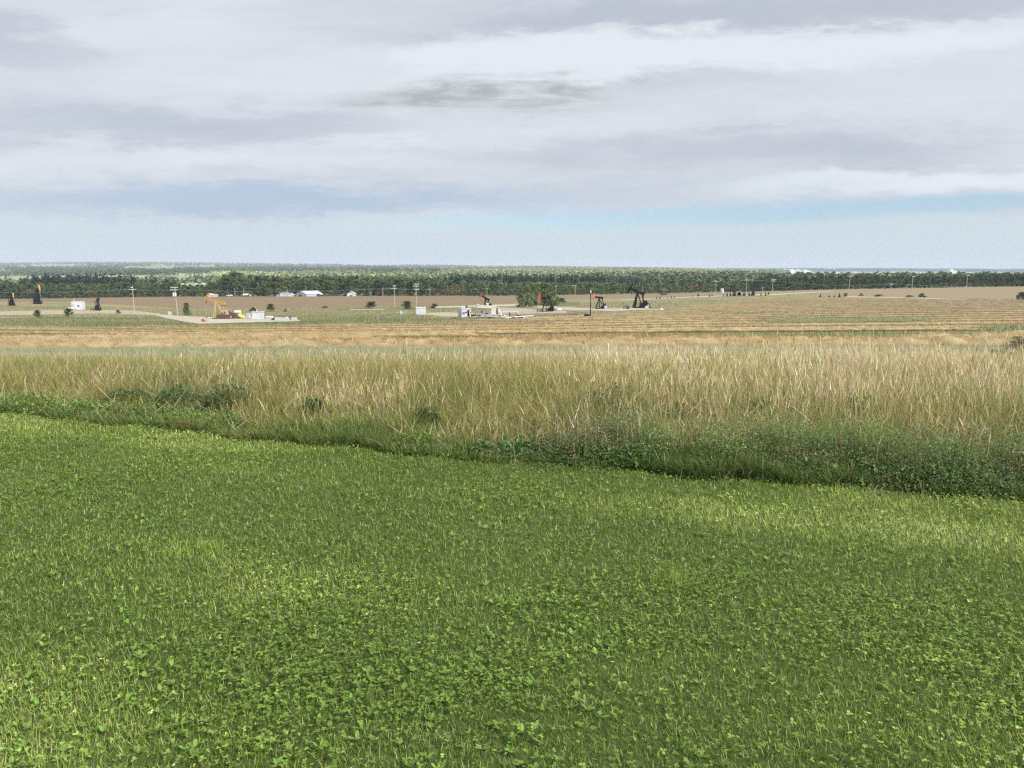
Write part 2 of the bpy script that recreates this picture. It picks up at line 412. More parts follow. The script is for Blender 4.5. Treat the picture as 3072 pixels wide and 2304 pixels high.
def leaves(C, L, Wd, yaw, pitch, fold=.25):
    """pointed-oval leaves: 6 verts, 2 quads each, starting at C"""
    n = len(C)
    d = np.stack([np.cos(yaw) * np.cos(pitch), np.sin(yaw) * np.cos(pitch), np.sin(pitch)], -1)
    sde = np.stack([-np.sin(yaw), np.cos(yaw), np.zeros(n)], -1); nrm = np.cross(d, sde)
    def pt(a, b): return C + d * (L * a)[:, None] + sde * (Wd * b)[:, None] + nrm * (np.abs(b) * fold * Wd)[:, None]
    V = np.stack([pt(0, 0 * L), pt(.38, 0 * L + .46), pt(.8, 0 * L + .4), pt(1, 0 * L), pt(.8, 0 * L - .4), pt(.38, 0 * L - .46)], 1).reshape(-1, 3)
    b = np.arange(n)[:, None] * 6
    Q = np.concatenate([b + np.array([[0, 1, 2, 3]]), b + np.array([[0, 3, 4, 5]])], 1).reshape(-1, 4)
    return V, Q
def merge(parts):
    Vs, Qs, Cs, o = [], [], [], 0
    for V, Q, C in parts: Vs.append(V); Qs.append(Q + o); Cs.append(C); o += len(V)
    return np.concatenate(Vs), np.concatenate(Qs), np.concatenate(Cs)
def vary(base, n, amp=.18, hue=.08):
    b = np.asarray(base, float)
    if b.ndim == 1: b = np.repeat(b[None], n, 0)
    return np.clip(b * (1 + amp * rng.standard_normal((n, 1))) * (1 + hue * rng.standard_normal((n, 3))), .004, .95)

# ------------------------------------------------------------------ ground sheets
EX = [-60, -20, -5.9, -3.2, 0, 1.9, 3.6, 12, 60]; EY = [30.0, 14.3, 8.75, 7.6, 6.45, 5.85, 5.42, 2.7, -12.0]
def edgeY(X): return np.interp(X, EX, EY) + .035 * np.sin(X * 1.3 + .5) + .05 * np.sin(X * 3.1) + .05 * np.sin(X * 7.7)

def curve_Y(pts):
    us, ys = [], []
    for px, py in pts:
        h = hit(px, py); us.append(h.x / h.y); ys.append(h.y)
    return lambda u: np.interp(u, us, ys)
brown_near = curve_Y([(-300, 906), (0, 905), (230, 906), (300, 911), (380, 916), (500, 921), (650, 925), (800, 925), (1000, 921), (1160, 918), (1330, 917), (1400, 914), (1560, 909), (1690, 898), (1980, 893), (2100, 889), (2200, 886), (2290, 880), (2400, 879), (2500, 889), (2700, 893), (3072, 899), (3400, 901)])
canola_far = curve_Y([(-300, 984), (0, 986), (200, 990), (320, 984), (400, 978), (600, 975), (720, 974), (870, 973), (1000, 969), (1160, 970), (1350, 962), (1450, 957), (1600, 955), (1760, 944), (1850, 936), (1960, 927), (2060, 914), (2150, 902), (2300, 891), (2500, 893), (3072, 902), (3400, 903)])

def ground_colour(X, Y):
    u = X / Y; n1 = V1.fbm(X * .021 + 9, Y * .05 + 4); n2 = V2.fbm(X * .08, Y * .22); n3 = V3.fbm(X * .5, Y * .5)
    def mixc(a, b, f): f = np.clip(f, 0, 1)[..., None]; return np.asarray(a) * (1 - f) + np.asarray(b) * f
    olive, green, tan = (.215, .195, .098), (.145, .165, .068), (.28, .225, .13)
    past = mixc(mixc(green, olive, (n1 - .34) * 3.4), tan, (n2 - .44) * 3.2)
    # greener belt near the foot of the well pads
    k = np.exp(-((X / Y + .33) / .2) ** 2) * np.exp(-((Y - 190) / 55) ** 2)
    past = mixc(past, (.125, .165, .068), k * .5)
    can = mixc((.26, .205, .11), (.185, .19, .09), (n1 - .42) * 4 + (n2 - .5) * 1.5)
    brn = mixc((.182, .127, .074), (.21, .155, .092), (n2 - .3) * 2)
    brn = mixc(brn, (.238, .185, .108), (u + .05) * 2.2)
    yb, yc = brown_near(u), canola_far(u)
    c = np.where((Y > yb)[..., None], brn, past)
    c = np.where((Y < yc)[..., None], can, c)
    near = np.clip((42 - Y) / 8, 0, 1)
    c = mixc(c, mixc((.10, .12, .05), (.17, .15, .075), n3), near)
    # far land
    far = np.clip((Y - 660) / 30, 0, 1)
    f1 = V3.fbm(X * .0016 + 3, Y * .0008 + 8); f2 = V4.fbm(X * .004, Y * .0016)
    fl = mixc((.22, .265, .11), (.32, .33, .17), (f1 - .4) * 4)
    fl = mixc(fl, (.36, .29, .18), (f2 - .6) * 6)
    fl = mixc(fl, (.10, .14, .07), np.clip((1300 - Y) / 300, 0, 1))
    pk = np.exp(-((u - .26) / .05) ** 4) * (Y > 8000)
    fl = mixc(fl, (.50, .30, .22), pk)
    return mixc(c, fl, far) * (0.93 + .14 * n3[..., None])

def sheet_grid(name, X, Y, Z, cols, mat):
    r, c = X.shape; V = np.stack([X, Y, Z], -1).reshape(-1, 3)
    i = (np.arange(r - 1)[:, None] * c + np.arange(c - 1)[None, :]).ravel()
    Q = np.stack([i, i + 1, i + c + 1, i + c], -1)
    return V, Q
uu = np.concatenate([np.linspace(-1.55, -.78, 60, endpoint=False), np.linspace(-.78, .78, 620, endpoint=False), np.linspace(.78, 1.55, 60)])
yy = np.concatenate([np.exp(np.linspace(math.log(1.0), math.log(38), 90, endpoint=False)), np.exp(np.linspace(math.log(38), math.log(700), 420, endpoint=False)), np.exp(np.linspace(math.log(700), math.log(14900), 160))])
UU, YY = np.meshgrid(uu, yy); XX = UU * YY; ZZ = gz(XX, YY) - .03
GV, GQ = sheet_grid('g', XX, YY, ZZ, None, None)
GC = ground_colour(XX, YY).reshape(-1, 3)
ctr = GV[GQ].mean(1); cu = ctr[:, 0] / ctr[:, 1]
reg = np.zeros(len(GQ), int)
reg[ctr[:, 1] > brown_near(cu)] = 1; reg[ctr[:, 1] < canola_far(cu)] = 2; reg[ctr[:, 1] < 41] = 0; reg[ctr[:, 1] > 655] = 3
for k, nm in enumerate(['ground', 'brown_field', 'canola_field', 'far_terrain']):
    q = GQ[reg == k]; ids, inv = np.unique(q, return_inverse=True)
    o = np_mesh(nm, GV[ids], inv.reshape(-1, 4), M['ground'], GC[ids], smooth=True); tag(o, kind='structure')

lx = np.linspace(-60, 60, 401); lt = np.linspace(0, 1, 70)
LX, LT = np.meshgrid(lx, lt); EYg = edgeY(LX); LY = -30 + (EYg + 30) * LT
n = V2.fbm(LX * 1.1, LY * 1.1)[..., None]
o_v, o_q = sheet_grid('lawn', LX, LY, gz(LX, LY), None, None)
lawn = np_mesh('lawn_ground', o_v, o_q, M['lawn'], (np.array([.045, .070, .018]) * (1 - n) + np.array([.085, .10, .032]) * n).reshape(-1, 3), smooth=True)
tag(lawn, kind='structure')

STRIPS = []
def strip(name, near, far, col=(.60, .54, .41), lift=.05, wob=.8, m=7):
    """gravel sheet between two edges given along the photograph, draped on the terrain"""
    x0, x1 = max(near[0][0], far[0][0]), min(near[-1][0], far[-1][0]); xs = np.arange(x0, x1 + 3, 3.0)
    nr = np.interp(xs, *zip(*near)); fr = np.interp(xs, *zip(*far))
    nr = nr + wob * (V1.fbm(xs * .04, xs * 0 + 3.3) - .5) * 2; fr = np.minimum(fr + wob * (V2.fbm(xs * .05, xs * 0 + 7.7) - .5) * 1.4, nr - .35)
    A = np.array([hit(x, a) for x, a in zip(xs, nr)]); B = np.array([hit(x, b) for x, b in zip(xs, fr)])
    t = np.linspace(0, 1, m)[:, None, None]; G = A[None] * (1 - t) + B[None] * t
    X, Y = G[..., 0], G[..., 1]
    V, Q = sheet_grid(name, X, Y, gz(X, Y) + lift, None, None)
    n = V3.fbm(X * .1, Y * .2)[..., None]
    C = (np.array(col) * .63 * (.82 + .36 * n)).reshape(-1, 3); STRIPS.append((near, far))
    return tag(np_mesh(name, V, Q, M['gravel'], C, smooth=True), kind='structure')
strip('gravel_road', [(-200, 947), (0, 946), (130, 944), (300, 941), (420, 945), (480, 946)], [(-200, 935), (0, 935), (130, 931), (220, 931), (320, 930), (400, 932), (480, 941)], (.52, .45, .31))
strip('gravel_pad', [(455, 944), (500, 955), (560, 967), (600, 972), (650, 971), (700, 969), (780, 967), (840, 966), (900, 964)], [(455, 943), (500, 945), (560, 949), (650, 952), (720, 951), (800, 953), (860, 957), (900, 961)], (.60, .54, .42))
strip('gravel_road', [(-200, 955), (0, 954), (85, 953)], [(-200, 952.6), (0, 952.6), (85, 952.4)], (.6, .55, .40), wob=.2)
strip('gravel_road', [(1050, 930), (1150, 928.5)], [(1050, 928.5), (1150, 927)], (.66, .61, .46), wob=.2)
strip('gravel_road', [(1300, 923.5), (1400, 922), (1480, 919), (1560, 918)], [(1300, 919.5), (1400, 917.5), (1480, 914.5), (1560, 912)], (.62, .57, .42), wob=.4)
strip('gravel_pad', [(1275, 944), (1330, 950), (1420, 952), (1520, 953)], [(1275, 939), (1340, 937), (1420, 940), (1520, 941)], (.55, .49, .36))
strip('gravel_road', [(1552, 918), (1600, 922), (1660, 928), (1720, 932), (1800, 931)], [(1552, 911), (1620, 916), (1680, 921), (1740, 924), (1800, 926)], (.58, .51, .38), wob=.5)
strip('gravel_pad', [(1490, 950), (1560, 944), (1610, 941), (1700, 940)], [(1490, 922), (1560, 924), (1610, 929), (1700, 934)], (.52, .45, .32))
strip('gravel_pad', [(1690, 952), (1760, 949), (1775, 948)], [(1690, 948), (1760, 946), (1775, 946)], (.50, .36, .29), wob=.3)
strip('gravel_pad', [(1560, 958), (1650, 953), (1700, 951)], [(1560, 954.5), (1650, 951), (1700, 949)], (.64, .58, .42), wob=.3)
strip('gravel_pad', [(1770, 931), (1850, 934), (1900, 930), (1990, 931)], [(1770, 926), (1850, 926), (1900, 925), (1990, 928)], (.60, .56, .46), wob=.4)
strip('gravel_road', [(1860, 901), (1960, 898), (2060, 893), (2200, 888), (2330, 885), (2420, 879), (2500, 875)], [(1860, 899.5), (1960, 896), (2060, 891), (2200, 885.5), (2330, 882), (2420, 877), (2500, 873.8)], (.66, .60, .44), wob=.3)
strip('gravel_road', [(2530, 891.5), (2700, 894.2), (2800, 897), (2900, 899.5)], [(2530, 889.2), (2700, 892.3), (2800, 895), (2900, 898.3)], (.64, .57, .42), wob=.3)
strip('grass_verge', [(1570, 914), (1640, 917), (1740, 916)], [(1570, 909), (1640, 908), (1740, 905)], (.19, .235, .105), wob=2.0)
strip('grass_verge', [(2300, 967), (2500, 967), (2800, 963)], [(2300, 960), (2500, 954), (2800, 956)], (.24, .30, .12), wob=2)

# ------------------------------------------------------------------ lawn vegetation
def scatter_lawn(n, dens_pow, y0=1.55, ymax=10.5, half=.80, extra=.9):
    """points on the lawn in front of the viewer, thinning with distance as 1/Y**dens_pow"""
    Ys = np.linspace(y0, ymax, 400); w = (half * Ys + extra) * Ys ** (-dens_pow); cdf = np.cumsum(w); cdf /= cdf[-1]
    Y = np.interp(rng.random(n), cdf, Ys); X = (rng.random(n) * 2 - 1) * (half * Y + extra)
    k = Y < edgeY(X) - .02; return X[k], Y[k]
def lawn_tone(X, Y):
    a = np.clip((V1.fbm(X * .42 + 5, Y * .5 + 2, 3) - .5) * 1.9 + .5, 0, 1); b = V2.fbm(X * 2.3, Y * 2.3); s = V3.fbm((X + Y * .1) * .25, (Y + X * .32) * 1.5)   # s: faint mower passes along the edge
    s = np.clip((s - .5) * 2.5 + .5, 0, 1); return np.clip(a * .38 + b * .2 + s * .42, 0, 1)
G_DARK, G_MID, G_LIGHT = np.array([.160, .242, .037]), np.array([.315, .410, .075]), np.array([.500, .570, .185])
def tri(f):
    f = np.clip(f, 0, 1)[:, None]
    return np.where(f < .5, G_DARK * (1 - 2 * f) + G_MID * 2 * f, G_MID * (2 - 2 * f) + G_LIGHT * (2 * f - 1))
X, Y = scatter_lawn(560000, 1.0)
t = lawn_tone(X, Y); n = len(X)
H = (.024 + .022 * rng.random(n)) * (.85 + .4 * t); Wd = .0034 * (Y / 3) ** .55 * (.7 + .6 * rng.random(n))
V, Q = ribbons(np.stack([X, Y, gz(X, Y) - .004], -1), H, Wd, rng.random(n) * 6.283, .15 + rng.random(n) * .95, rng.random(n) * .8, 2, .2)
C = vary(tri((t - .35) * 2.3 + .18 * rng.standard_normal(n)), n, .26, .06)
hl = rng.random(n) < .10; C[hl] = vary((.50, .55, .22), hl.sum(), .15); dk = rng.random(n) < .18; C[dk] *= .5
dry = rng.random(n) < .02; C[dry] = vary((.38, .33, .16), dry.sum(), .2)
parts = [(V, Q, np.repeat(C, 6, 0))]
# bright tufts that escaped the mower
for tx, ty, r in [(2020, 1750, .06), (620, 1655, .035)]:
    h = hit(tx, ty); k = 130; a = rng.random(k) * 6.283; q = r * np.abs(rng.standard_normal(k))
    P = np.stack([h.x + np.cos(a) * q * 1.5, h.y + np.sin(a) * q, np.full(k, -.002)], -1)
    V, Q = ribbons(P, .05 + .045 * rng.random(k), np.full(k, .004), rng.random(k) * 6.283, rng.random(k) * .35, rng.random(k) * .6, 3, .15)
    parts.append((V, Q, np.repeat(vary((.32, .42, .08), k, .15), 8, 0)))
V, Q, C = merge(parts)
o = np_mesh('lawn_grass', V, Q, M['blade'], C); tag(o, 'short mown green grass of the lawn filling the foreground', 'grass', kind='stuff')

def clover(n, dens_pow, size, thr):
    X, Y = scatter_lawn(n, dens_pow, ymax=9.5); p = V4.fbm(X * .9 + 3, Y * .9 + 1, 4)
    k = rng.random(len(X)) < np.clip((p - thr) * 7, .25, 1); X, Y = X[k], Y[k]; n = len(X)
    h = .022 + .028 * rng.random(n); tx = rng.standard_normal(n) * .012; ty = rng.standard_normal(n) * .012
    P = np.stack([X + tx, Y + ty, gz(X, Y) + h], -1); yaw = rng.random(n) * 6.283; tl = rng.standard_normal(n) * .5; td = rng.random(n) * 6.283
    s = size * (.45 + 1.0 * rng.random(n)) * (Y / 3) ** .22; C = vary(tri((lawn_tone(X, Y) - .35) * 1.8 + .26 * rng.standard_normal(n)) * np.array([1.0, 1.0, 1.12]), n, .30, .06)
    out = []
    for j in range(3):
        ya = yaw + j * 2.094 + rng.standard_normal(n) * .12
        V, Q = leaves(P, s, s * .92, ya, tl * np.cos(ya - td) + .12, fold=.18); out.append((V, Q, np.repeat(C, 6, 0)))
    return out
parts = clover(115000, 1.35, .0080, .47) + clover(22000, 1.9, .0112, .50)
V, Q, C = merge(parts)
o = np_mesh('lawn_clover', V, Q, M['clover'], C); tag(o, 'three-leaved clover growing through the mown lawn', 'clover', kind='stuff')

# dandelion and plantain rosettes in patches
def rosettes(n):
    X, Y = scatter_lawn(n, 1.3, ymax=7.5); p = V1.fbm(X * 1.2 + 31, Y * 1.2 + 7)
    bl = np.exp(-((X + .9) / .8) ** 2 - ((Y - 2.5) / .7) ** 2)
    k = rng.random(len(X)) < np.clip((p - .5) * 4 + bl, .03, 1); X, Y = X[k], Y[k]; out = []; n = len(X)
    for j in range(6):
        ya = rng.random(n) * 6.283; L = .018 + .020 * rng.random(n)
        P = np.stack([X, Y, gz(X, Y) + .012], -1)
        V, Q = leaves(P, L, L * (.28 + .25 * rng.random(n)), ya, .25 + .6 * rng.random(n), .3)
        out.append((V, Q, np.repeat(vary((.20, .31, .065), n, .2, .06), 6, 0)))
    return out
V, Q, C = merge(rosettes(3600))
o = np_mesh('lawn_weeds', V, Q, M['clover'], C); tag(o, 'broad dandelion and plantain leaves low in the lawn', 'weeds', kind='stuff')

# ------------------------------------------------------------------ rough grass strip
def strip_pts(n, s0, s1, half=.86, p=0.0, xlim=None):
    """points s metres beyond the lawn edge"""
    s = s0 + (s1 - s0) * rng.random(n) ** (1 + p)
    Yg = 6.5 + s; X = (rng.random(n) * 2 - 1) * (half * (Yg + 2.5) + .8)
    if xlim: X = xlim[0] + (xlim[1] - xlim[0]) * rng.random(n)
    Y = edgeY(X) + s
    k = np.abs(X) < half * np.maximum(Y, 1) + 1.2; return X[k], Y[k], s[k]
TAN, TAN2, OLIVE, GRN, DKG, GREY = np.array([.52, .415, .225]), np.array([.60, .505, .33]), np.array([.31, .285, .085]), np.array([.205, .245, .065]), np.array([.085, .14, .036]), np.array([.27, .225, .14])
def rough_tone(X, Y): return V2.fbm(X * .45 + 8, Y * .5 + 3, 4)
parts = []
# standing dry stems with heads
X, Y, s = strip_pts(165000, .2, 7.4)
t = rough_tone(X, Y); u = X / Y
dens = np.clip(.36 + (t - .5) * 3.4 + .35 * np.clip(u + .25, 0, .6), .10, 1) * np.clip((s - .4 - .5 * (X > 0)) / 1.5, .12, 1)
k = rng.random(len(X)) < dens; X, Y, s, t, u = X[k], Y[k], s[k], t[k], u[k]; n = len(X)
H = (.25 + .18 * np.clip((u + .45) * 1.8, 0, 1) + .12 * rng.standard_normal(n) + .40 * (V3.fbm(X * .9 + 4, Y * .9) - .5)) * (1 + .35 * (rng.random(n) < .04)) * np.clip(.62 + s * .14, 0, 1)
H = np.clip(H, .18, .92); Wd = .0034 * (Y / 8) ** .4 * (.6 + .8 * rng.random(n))
yaw = rng.random(n) * 6.283; lean = np.abs(rng.standard_normal(n)) * .10; lean[rng.random(n) < .05] += .5; fa = rng.standard_normal(n) * .5
V, Q = ribbons(np.stack([X, Y, gz(X, Y)], -1), H, Wd, yaw, lean, .04 + .22 * rng.random(n) + .8 * (rng.random(n) < .05), 4, .5, fa)
f = np.clip((V3.fbm(X * .5, Y * .35) - .4) * 3 + .25 * rng.standard_normal(n), 0, 1)[:, None]
C = vary(TAN * (1 - f) + TAN2 * f, n, .16, .04)
kk = rng.random(n) < np.clip(.22 - .30 * (u + .2) + 2.2 * (V1.fbm(X * .6, Y * .6) - .5), .06, .7); C[kk] = vary(OLIVE, kk.sum(), .2); kg = rng.random(n) < np.clip((-.15 - u) * .9, 0, .4); C[kg] = vary(GREY, kg.sum(), .2)
parts.append((V, Q, np.repeat(C, 10, 0)))
top = V.reshape(n, 5, 2, 3)[:, 4].mean(1)
hs = rng.random(n) < .62; P = top[hs]; m_ = len(P)
V, Q = ribbons(P - np.array([0, 0, .02]), .055 + .06 * rng.random(m_), .008 * (Y[hs] / 8) ** .3 * (.5 + .8 * rng.random(m_)), yaw[hs], lean[hs] + .25, .5 * rng.random(m_), 2, .25, fa[hs])
parts.append((V, Q, np.repeat(vary(C[hs] * 1.06, m_, .1), 6, 0)))
V, Q, C = merge(parts)
o = np_mesh('tall_dry_grass', V, Q, M['straw'], C); tag(o, 'waist-high dry tan grass standing between the lawn and the field', 'grass', kind='stuff')
# leafy green and yellow under-storey
X, Y, s = strip_pts(330000, -.06, 8.0, p=.7)
t = V4.fbm(X * .8, Y * .8); n = len(X); u = X / Y
H = np.clip((.22 + .26 * rng.random(n)) * np.clip(.42 + s * .45, 0, 1.35) + .30 * (V3.fbm(X * 1.1, Y * 1.1) - .5), .05, .60); Wd = .0078 * (Y / 7) ** .5 * (.6 + .8 * rng.random(n))
V, Q = ribbons(np.stack([X, Y, gz(X, Y) - .005], -1), H, Wd, rng.random(n) * 6.283, rng.random(n) * .45, .2 + 1.6 * rng.random(n) ** 1.5, 4, .12, rng.standard_normal(n) * .9)
f = np.clip((t - .40) * 3.2 + .2 * (s - 1.0) + .25 * rng.standard_normal(n), 0, 1)[:, None]
C = vary(GRN * (1 - f) + OLIVE * f, n, .2, .06)
fd = rng.random(n) < np.clip(.10 + .09 * s, 0, .45); C[fd] = vary(TAN, fd.sum(), .22)
rt_ = (X > .2) & (s < .35) & (rng.random(n) < .5); C[rt_] = vary(DKG * .8, rt_.sum(), .3)  # blades below the right-hand weeds coloured dark to paint in shadow
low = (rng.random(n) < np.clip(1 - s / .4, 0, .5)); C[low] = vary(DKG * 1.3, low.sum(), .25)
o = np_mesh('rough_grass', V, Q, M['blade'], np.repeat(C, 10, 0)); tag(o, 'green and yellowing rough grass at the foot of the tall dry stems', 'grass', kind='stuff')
# fallen pale straws across the edge
X, Y, s = strip_pts(5200, -.05, 1.6); n = len(X)
V, Q = ribbons(np.stack([X, Y, gz(X, Y) + .02 + .28 * rng.random(n) * np.clip(s, .05, 1)], -1), .10 + .22 * rng.random(n), np.full(n, .005), rng.random(n) * 6.283, .7 + rng.random(n) * .9, rng.standard_normal(n) * .5, 3, .4, rng.random(n) * 6.28)
o = np_mesh('fallen_straw', V, Q, M['straw'], np.repeat(vary((.48, .43, .28), n, .22), 8, 0)); tag(o, 'pale bent straws lying over the lawn edge', 'straw', kind='stuff')

# weeds: dark leafy mounds hugging the lawn edge, tallest on the right
def mound(cx, cy, rx, ry, h, n, base, ls=.022):
    a = rng.random(n) * 6.283; q = np.sqrt(rng.random(n)); e = rng.random(n) ** .6
    prof = np.sqrt(np.clip(1 - q ** 2, 0, 1)); lump = .75 + .5 * V3.fbm(np.cos(a) * q * 3 + cx * 5, np.sin(a) * q * 3 + cy * 5)
    X = cx + np.cos(a) * q * rx; Y = cy + np.sin(a) * q * ry; Z = gz(X, Y) + h * prof * lump * e
    L = ls * (.5 + rng.random(n)); V, Q = leaves(np.stack([X, Y, Z], -1), L, L * (.35 + .3 * rng.random(n)), rng.random(n) * 6.283, rng.standard_normal(n) * .6 + .2, .25)
    return V, Q, np.repeat(vary(base, n, .25, .07), 6, 0)
parts = []; MS = []
for i in range(64):
    x = -.1 + 6.6 * (i / 63) + rng.normal() * .12; big = np.clip((x + .1) / 1.0, .35, 1); sdist = .14 + .72 * rng.random()
    y = float(edgeY(x)) + sdist; h = (.18 + .22 * rng.random() + .14 * min(sdist, .8)) * big
    base = [(.15, .235, .070), (.20, .28, .085), (.145, .205, .085), (.25, .24, .11), (.11, .165, .055)][int(rng.integers(0, 5))]
    r = .20 + .20 * rng.random(); MS.append((x, y, r, h)); parts.append(mound(x, y, r * 1.25, r, h, 2300, base, .018)); parts.append(mound(x + .1 * rng.standard_normal(), float(edgeY(x)) + .10 + .12 * rng.random(), .22, .12, .10 + .08 * rng.random(), 130, (.11, .19, .05), .05))
for i in range(46):      # left: low green leaves under the stems
    x = -9 + 9 * (i / 45) + rng.normal() * .15; y = float(edgeY(x)) + .10 + .5 * rng.random(); r = .16 + .2 * rng.random()
    parts.append(mound(x, y, r * 1.5, r, .07 + .13 * rng.random(), 700, [(.15, .26, .06), (.11, .20, .05), (.20, .28, .07)][int(rng.integers(0, 3))], .032))
for px, py, r, h in [(380, 1215, .26, .34), (560, 1210, .22, .30), (650, 1190, .30, .42), (280, 1190, .25, .3), (850, 1270, .16, .34), (1250, 1270, .18, .30), (1850, 1230, .36, .50), (2650, 1255, .22, .42), (2050, 1250, .2, .3), (2330, 1235, .16, .34), (160, 1220, .25, .28)]:
    g0 = hit(px, py + 95); x = g0.x; y = max(g0.y + .5, float(edgeY(x)) + .7)
    parts.append(mound(x, y, r * 1.2, r, h, 1900, [(.085, .145, .05), (.12, .16, .055)][int(rng.integers(0, 2))], .03))
V, Q, C = merge(parts)
o = np_mesh('edge_weeds', V, Q, M['clover'], C); tag(o, 'dark green leafy weeds heaped along the lawn edge', 'weeds', kind='stuff')
# brown stems inside the mounds and tiny white flower heads on them
P = []; 
for (x, y, r, h) in MS:
    k = 30; a = rng.random(k) * 6.283; q = r * np.sqrt(rng.random(k)); P.append(np.stack([x + np.cos(a) * q, y + np.sin(a) * q - .05, np.zeros(k)], -1))
P = np.concatenate(P); n = len(P); P[:, 2] = gz(P[:, 0], P[:, 1])
V, Q = ribbons(P, .16 + .26 * rng.random(n), np.full(n, .0038), rng.random(n) * 6.283, .2 + rng.random(n) * .8, rng.standard_normal(n) * .7, 3, .5, rng.random(n) * 6.28)
o = np_mesh('weed_stems', V, Q, M['straw'], np.repeat(vary((.24, .165, .09), n, .35), 8, 0)); tag(o, 'brown tangled weed stems showing between the dark leaves', 'weeds', kind='stuff')
sel = rng.random(n) < .10; top = V.reshape(n, 4, 2, 3)[:, 3].mean(1)[sel] + np.array([0, 0, .03]); m_ = len(top); fl = []
for j in range(2):
    L = .009 + .006 * rng.random(m_); v, q = leaves(top, L, L, rng.random(m_) * 6.283, rng.random(m_) * .6, .2); fl.append((v, q, np.repeat(vary((.46, .47, .36), m_, .2), 6, 0)))
X, Y = scatter_lawn(34, 1.0, ymax=6); n = len(X)
for j in range(4):
    v, q = leaves(np.stack([X, Y, gz(X, Y) + .05], -1), np.full(n, .008), np.full(n, .007), rng.random(n) * 6.283, .3 + rng.random(n) * .9, .3); fl.append((v, q, np.repeat(vary((.60, .60, .50), n, .1), 6, 0)))
V, Q, C = merge(fl); o = np_mesh('small_white_flowers', V, Q, M['clover'], C); tag(o, 'tiny white flower heads among the weeds and clover', 'flowers', kind='stuff')

# pale thin grass between the tall strip and the first swath
n = 180000; Yq = 13 + 28 * rng.random(n) ** .9; X = (rng.random(n) * 2 - 1) * (.84 * Yq + 1); Y = Yq
t = V1.fbm(X * .16 + 2, Y * .3 + 5)
H = (.20 + .16 * rng.random(n)) * (.8 + .5 * t); Wd = .009 * (Y / 15) ** .9 * (.6 + .7 * rng.random(n))
V, Q = ribbons(np.stack([X, Y, gz(X, Y) - .01], -1), H, Wd, rng.random(n) * 6.283, rng.random(n) * .3, rng.random(n) * .5, 2, .3, rng.standard_normal(n) * .5)
f = np.clip((t - .42) * 4 + .3 * rng.standard_normal(n) + .5 * (X / Y), 0, 1)[:, None]
C = vary(np.array([.33, .345, .205]) * (1 - f) + np.array([.47, .41, .26]) * f, n, .15, .04)
o = np_mesh('thin_pale_grass', V, Q, M['straw'], np.repeat(C, 6, 0)); tag(o, 'thin grey-green grass between the tall grass and the swathed crop', 'grass', kind='stuff')
# a few tall stems there
n = 6000; Y = 14 + 16 * rng.random(n) ** 1.4; X = (rng.random(n) * 2 - 1) * (.84 * Y + 1); k = rng.random(n) < np.clip(.3 + 1.2 * (X / Y + .2), .12, 1); X, Y = X[k], Y[k]; n = len(X)
V, Q = ribbons(np.stack([X, Y, gz(X, Y)], -1), .45 + .22 * rng.random(n), .006 * (Y / 10), rng.random(n) * 6.283, rng.random(n) * .2, rng.random(n) * .4, 3, .5, rng.standard_normal(n) * .5)
o = np_mesh('scattered_tall_stems', V, Q, M['straw'], np.repeat(vary(TAN2, n, .15), 8, 0)); tag(o, 'scattered tall dry stems behind the dense tan grass', 'grass', kind='stuff')

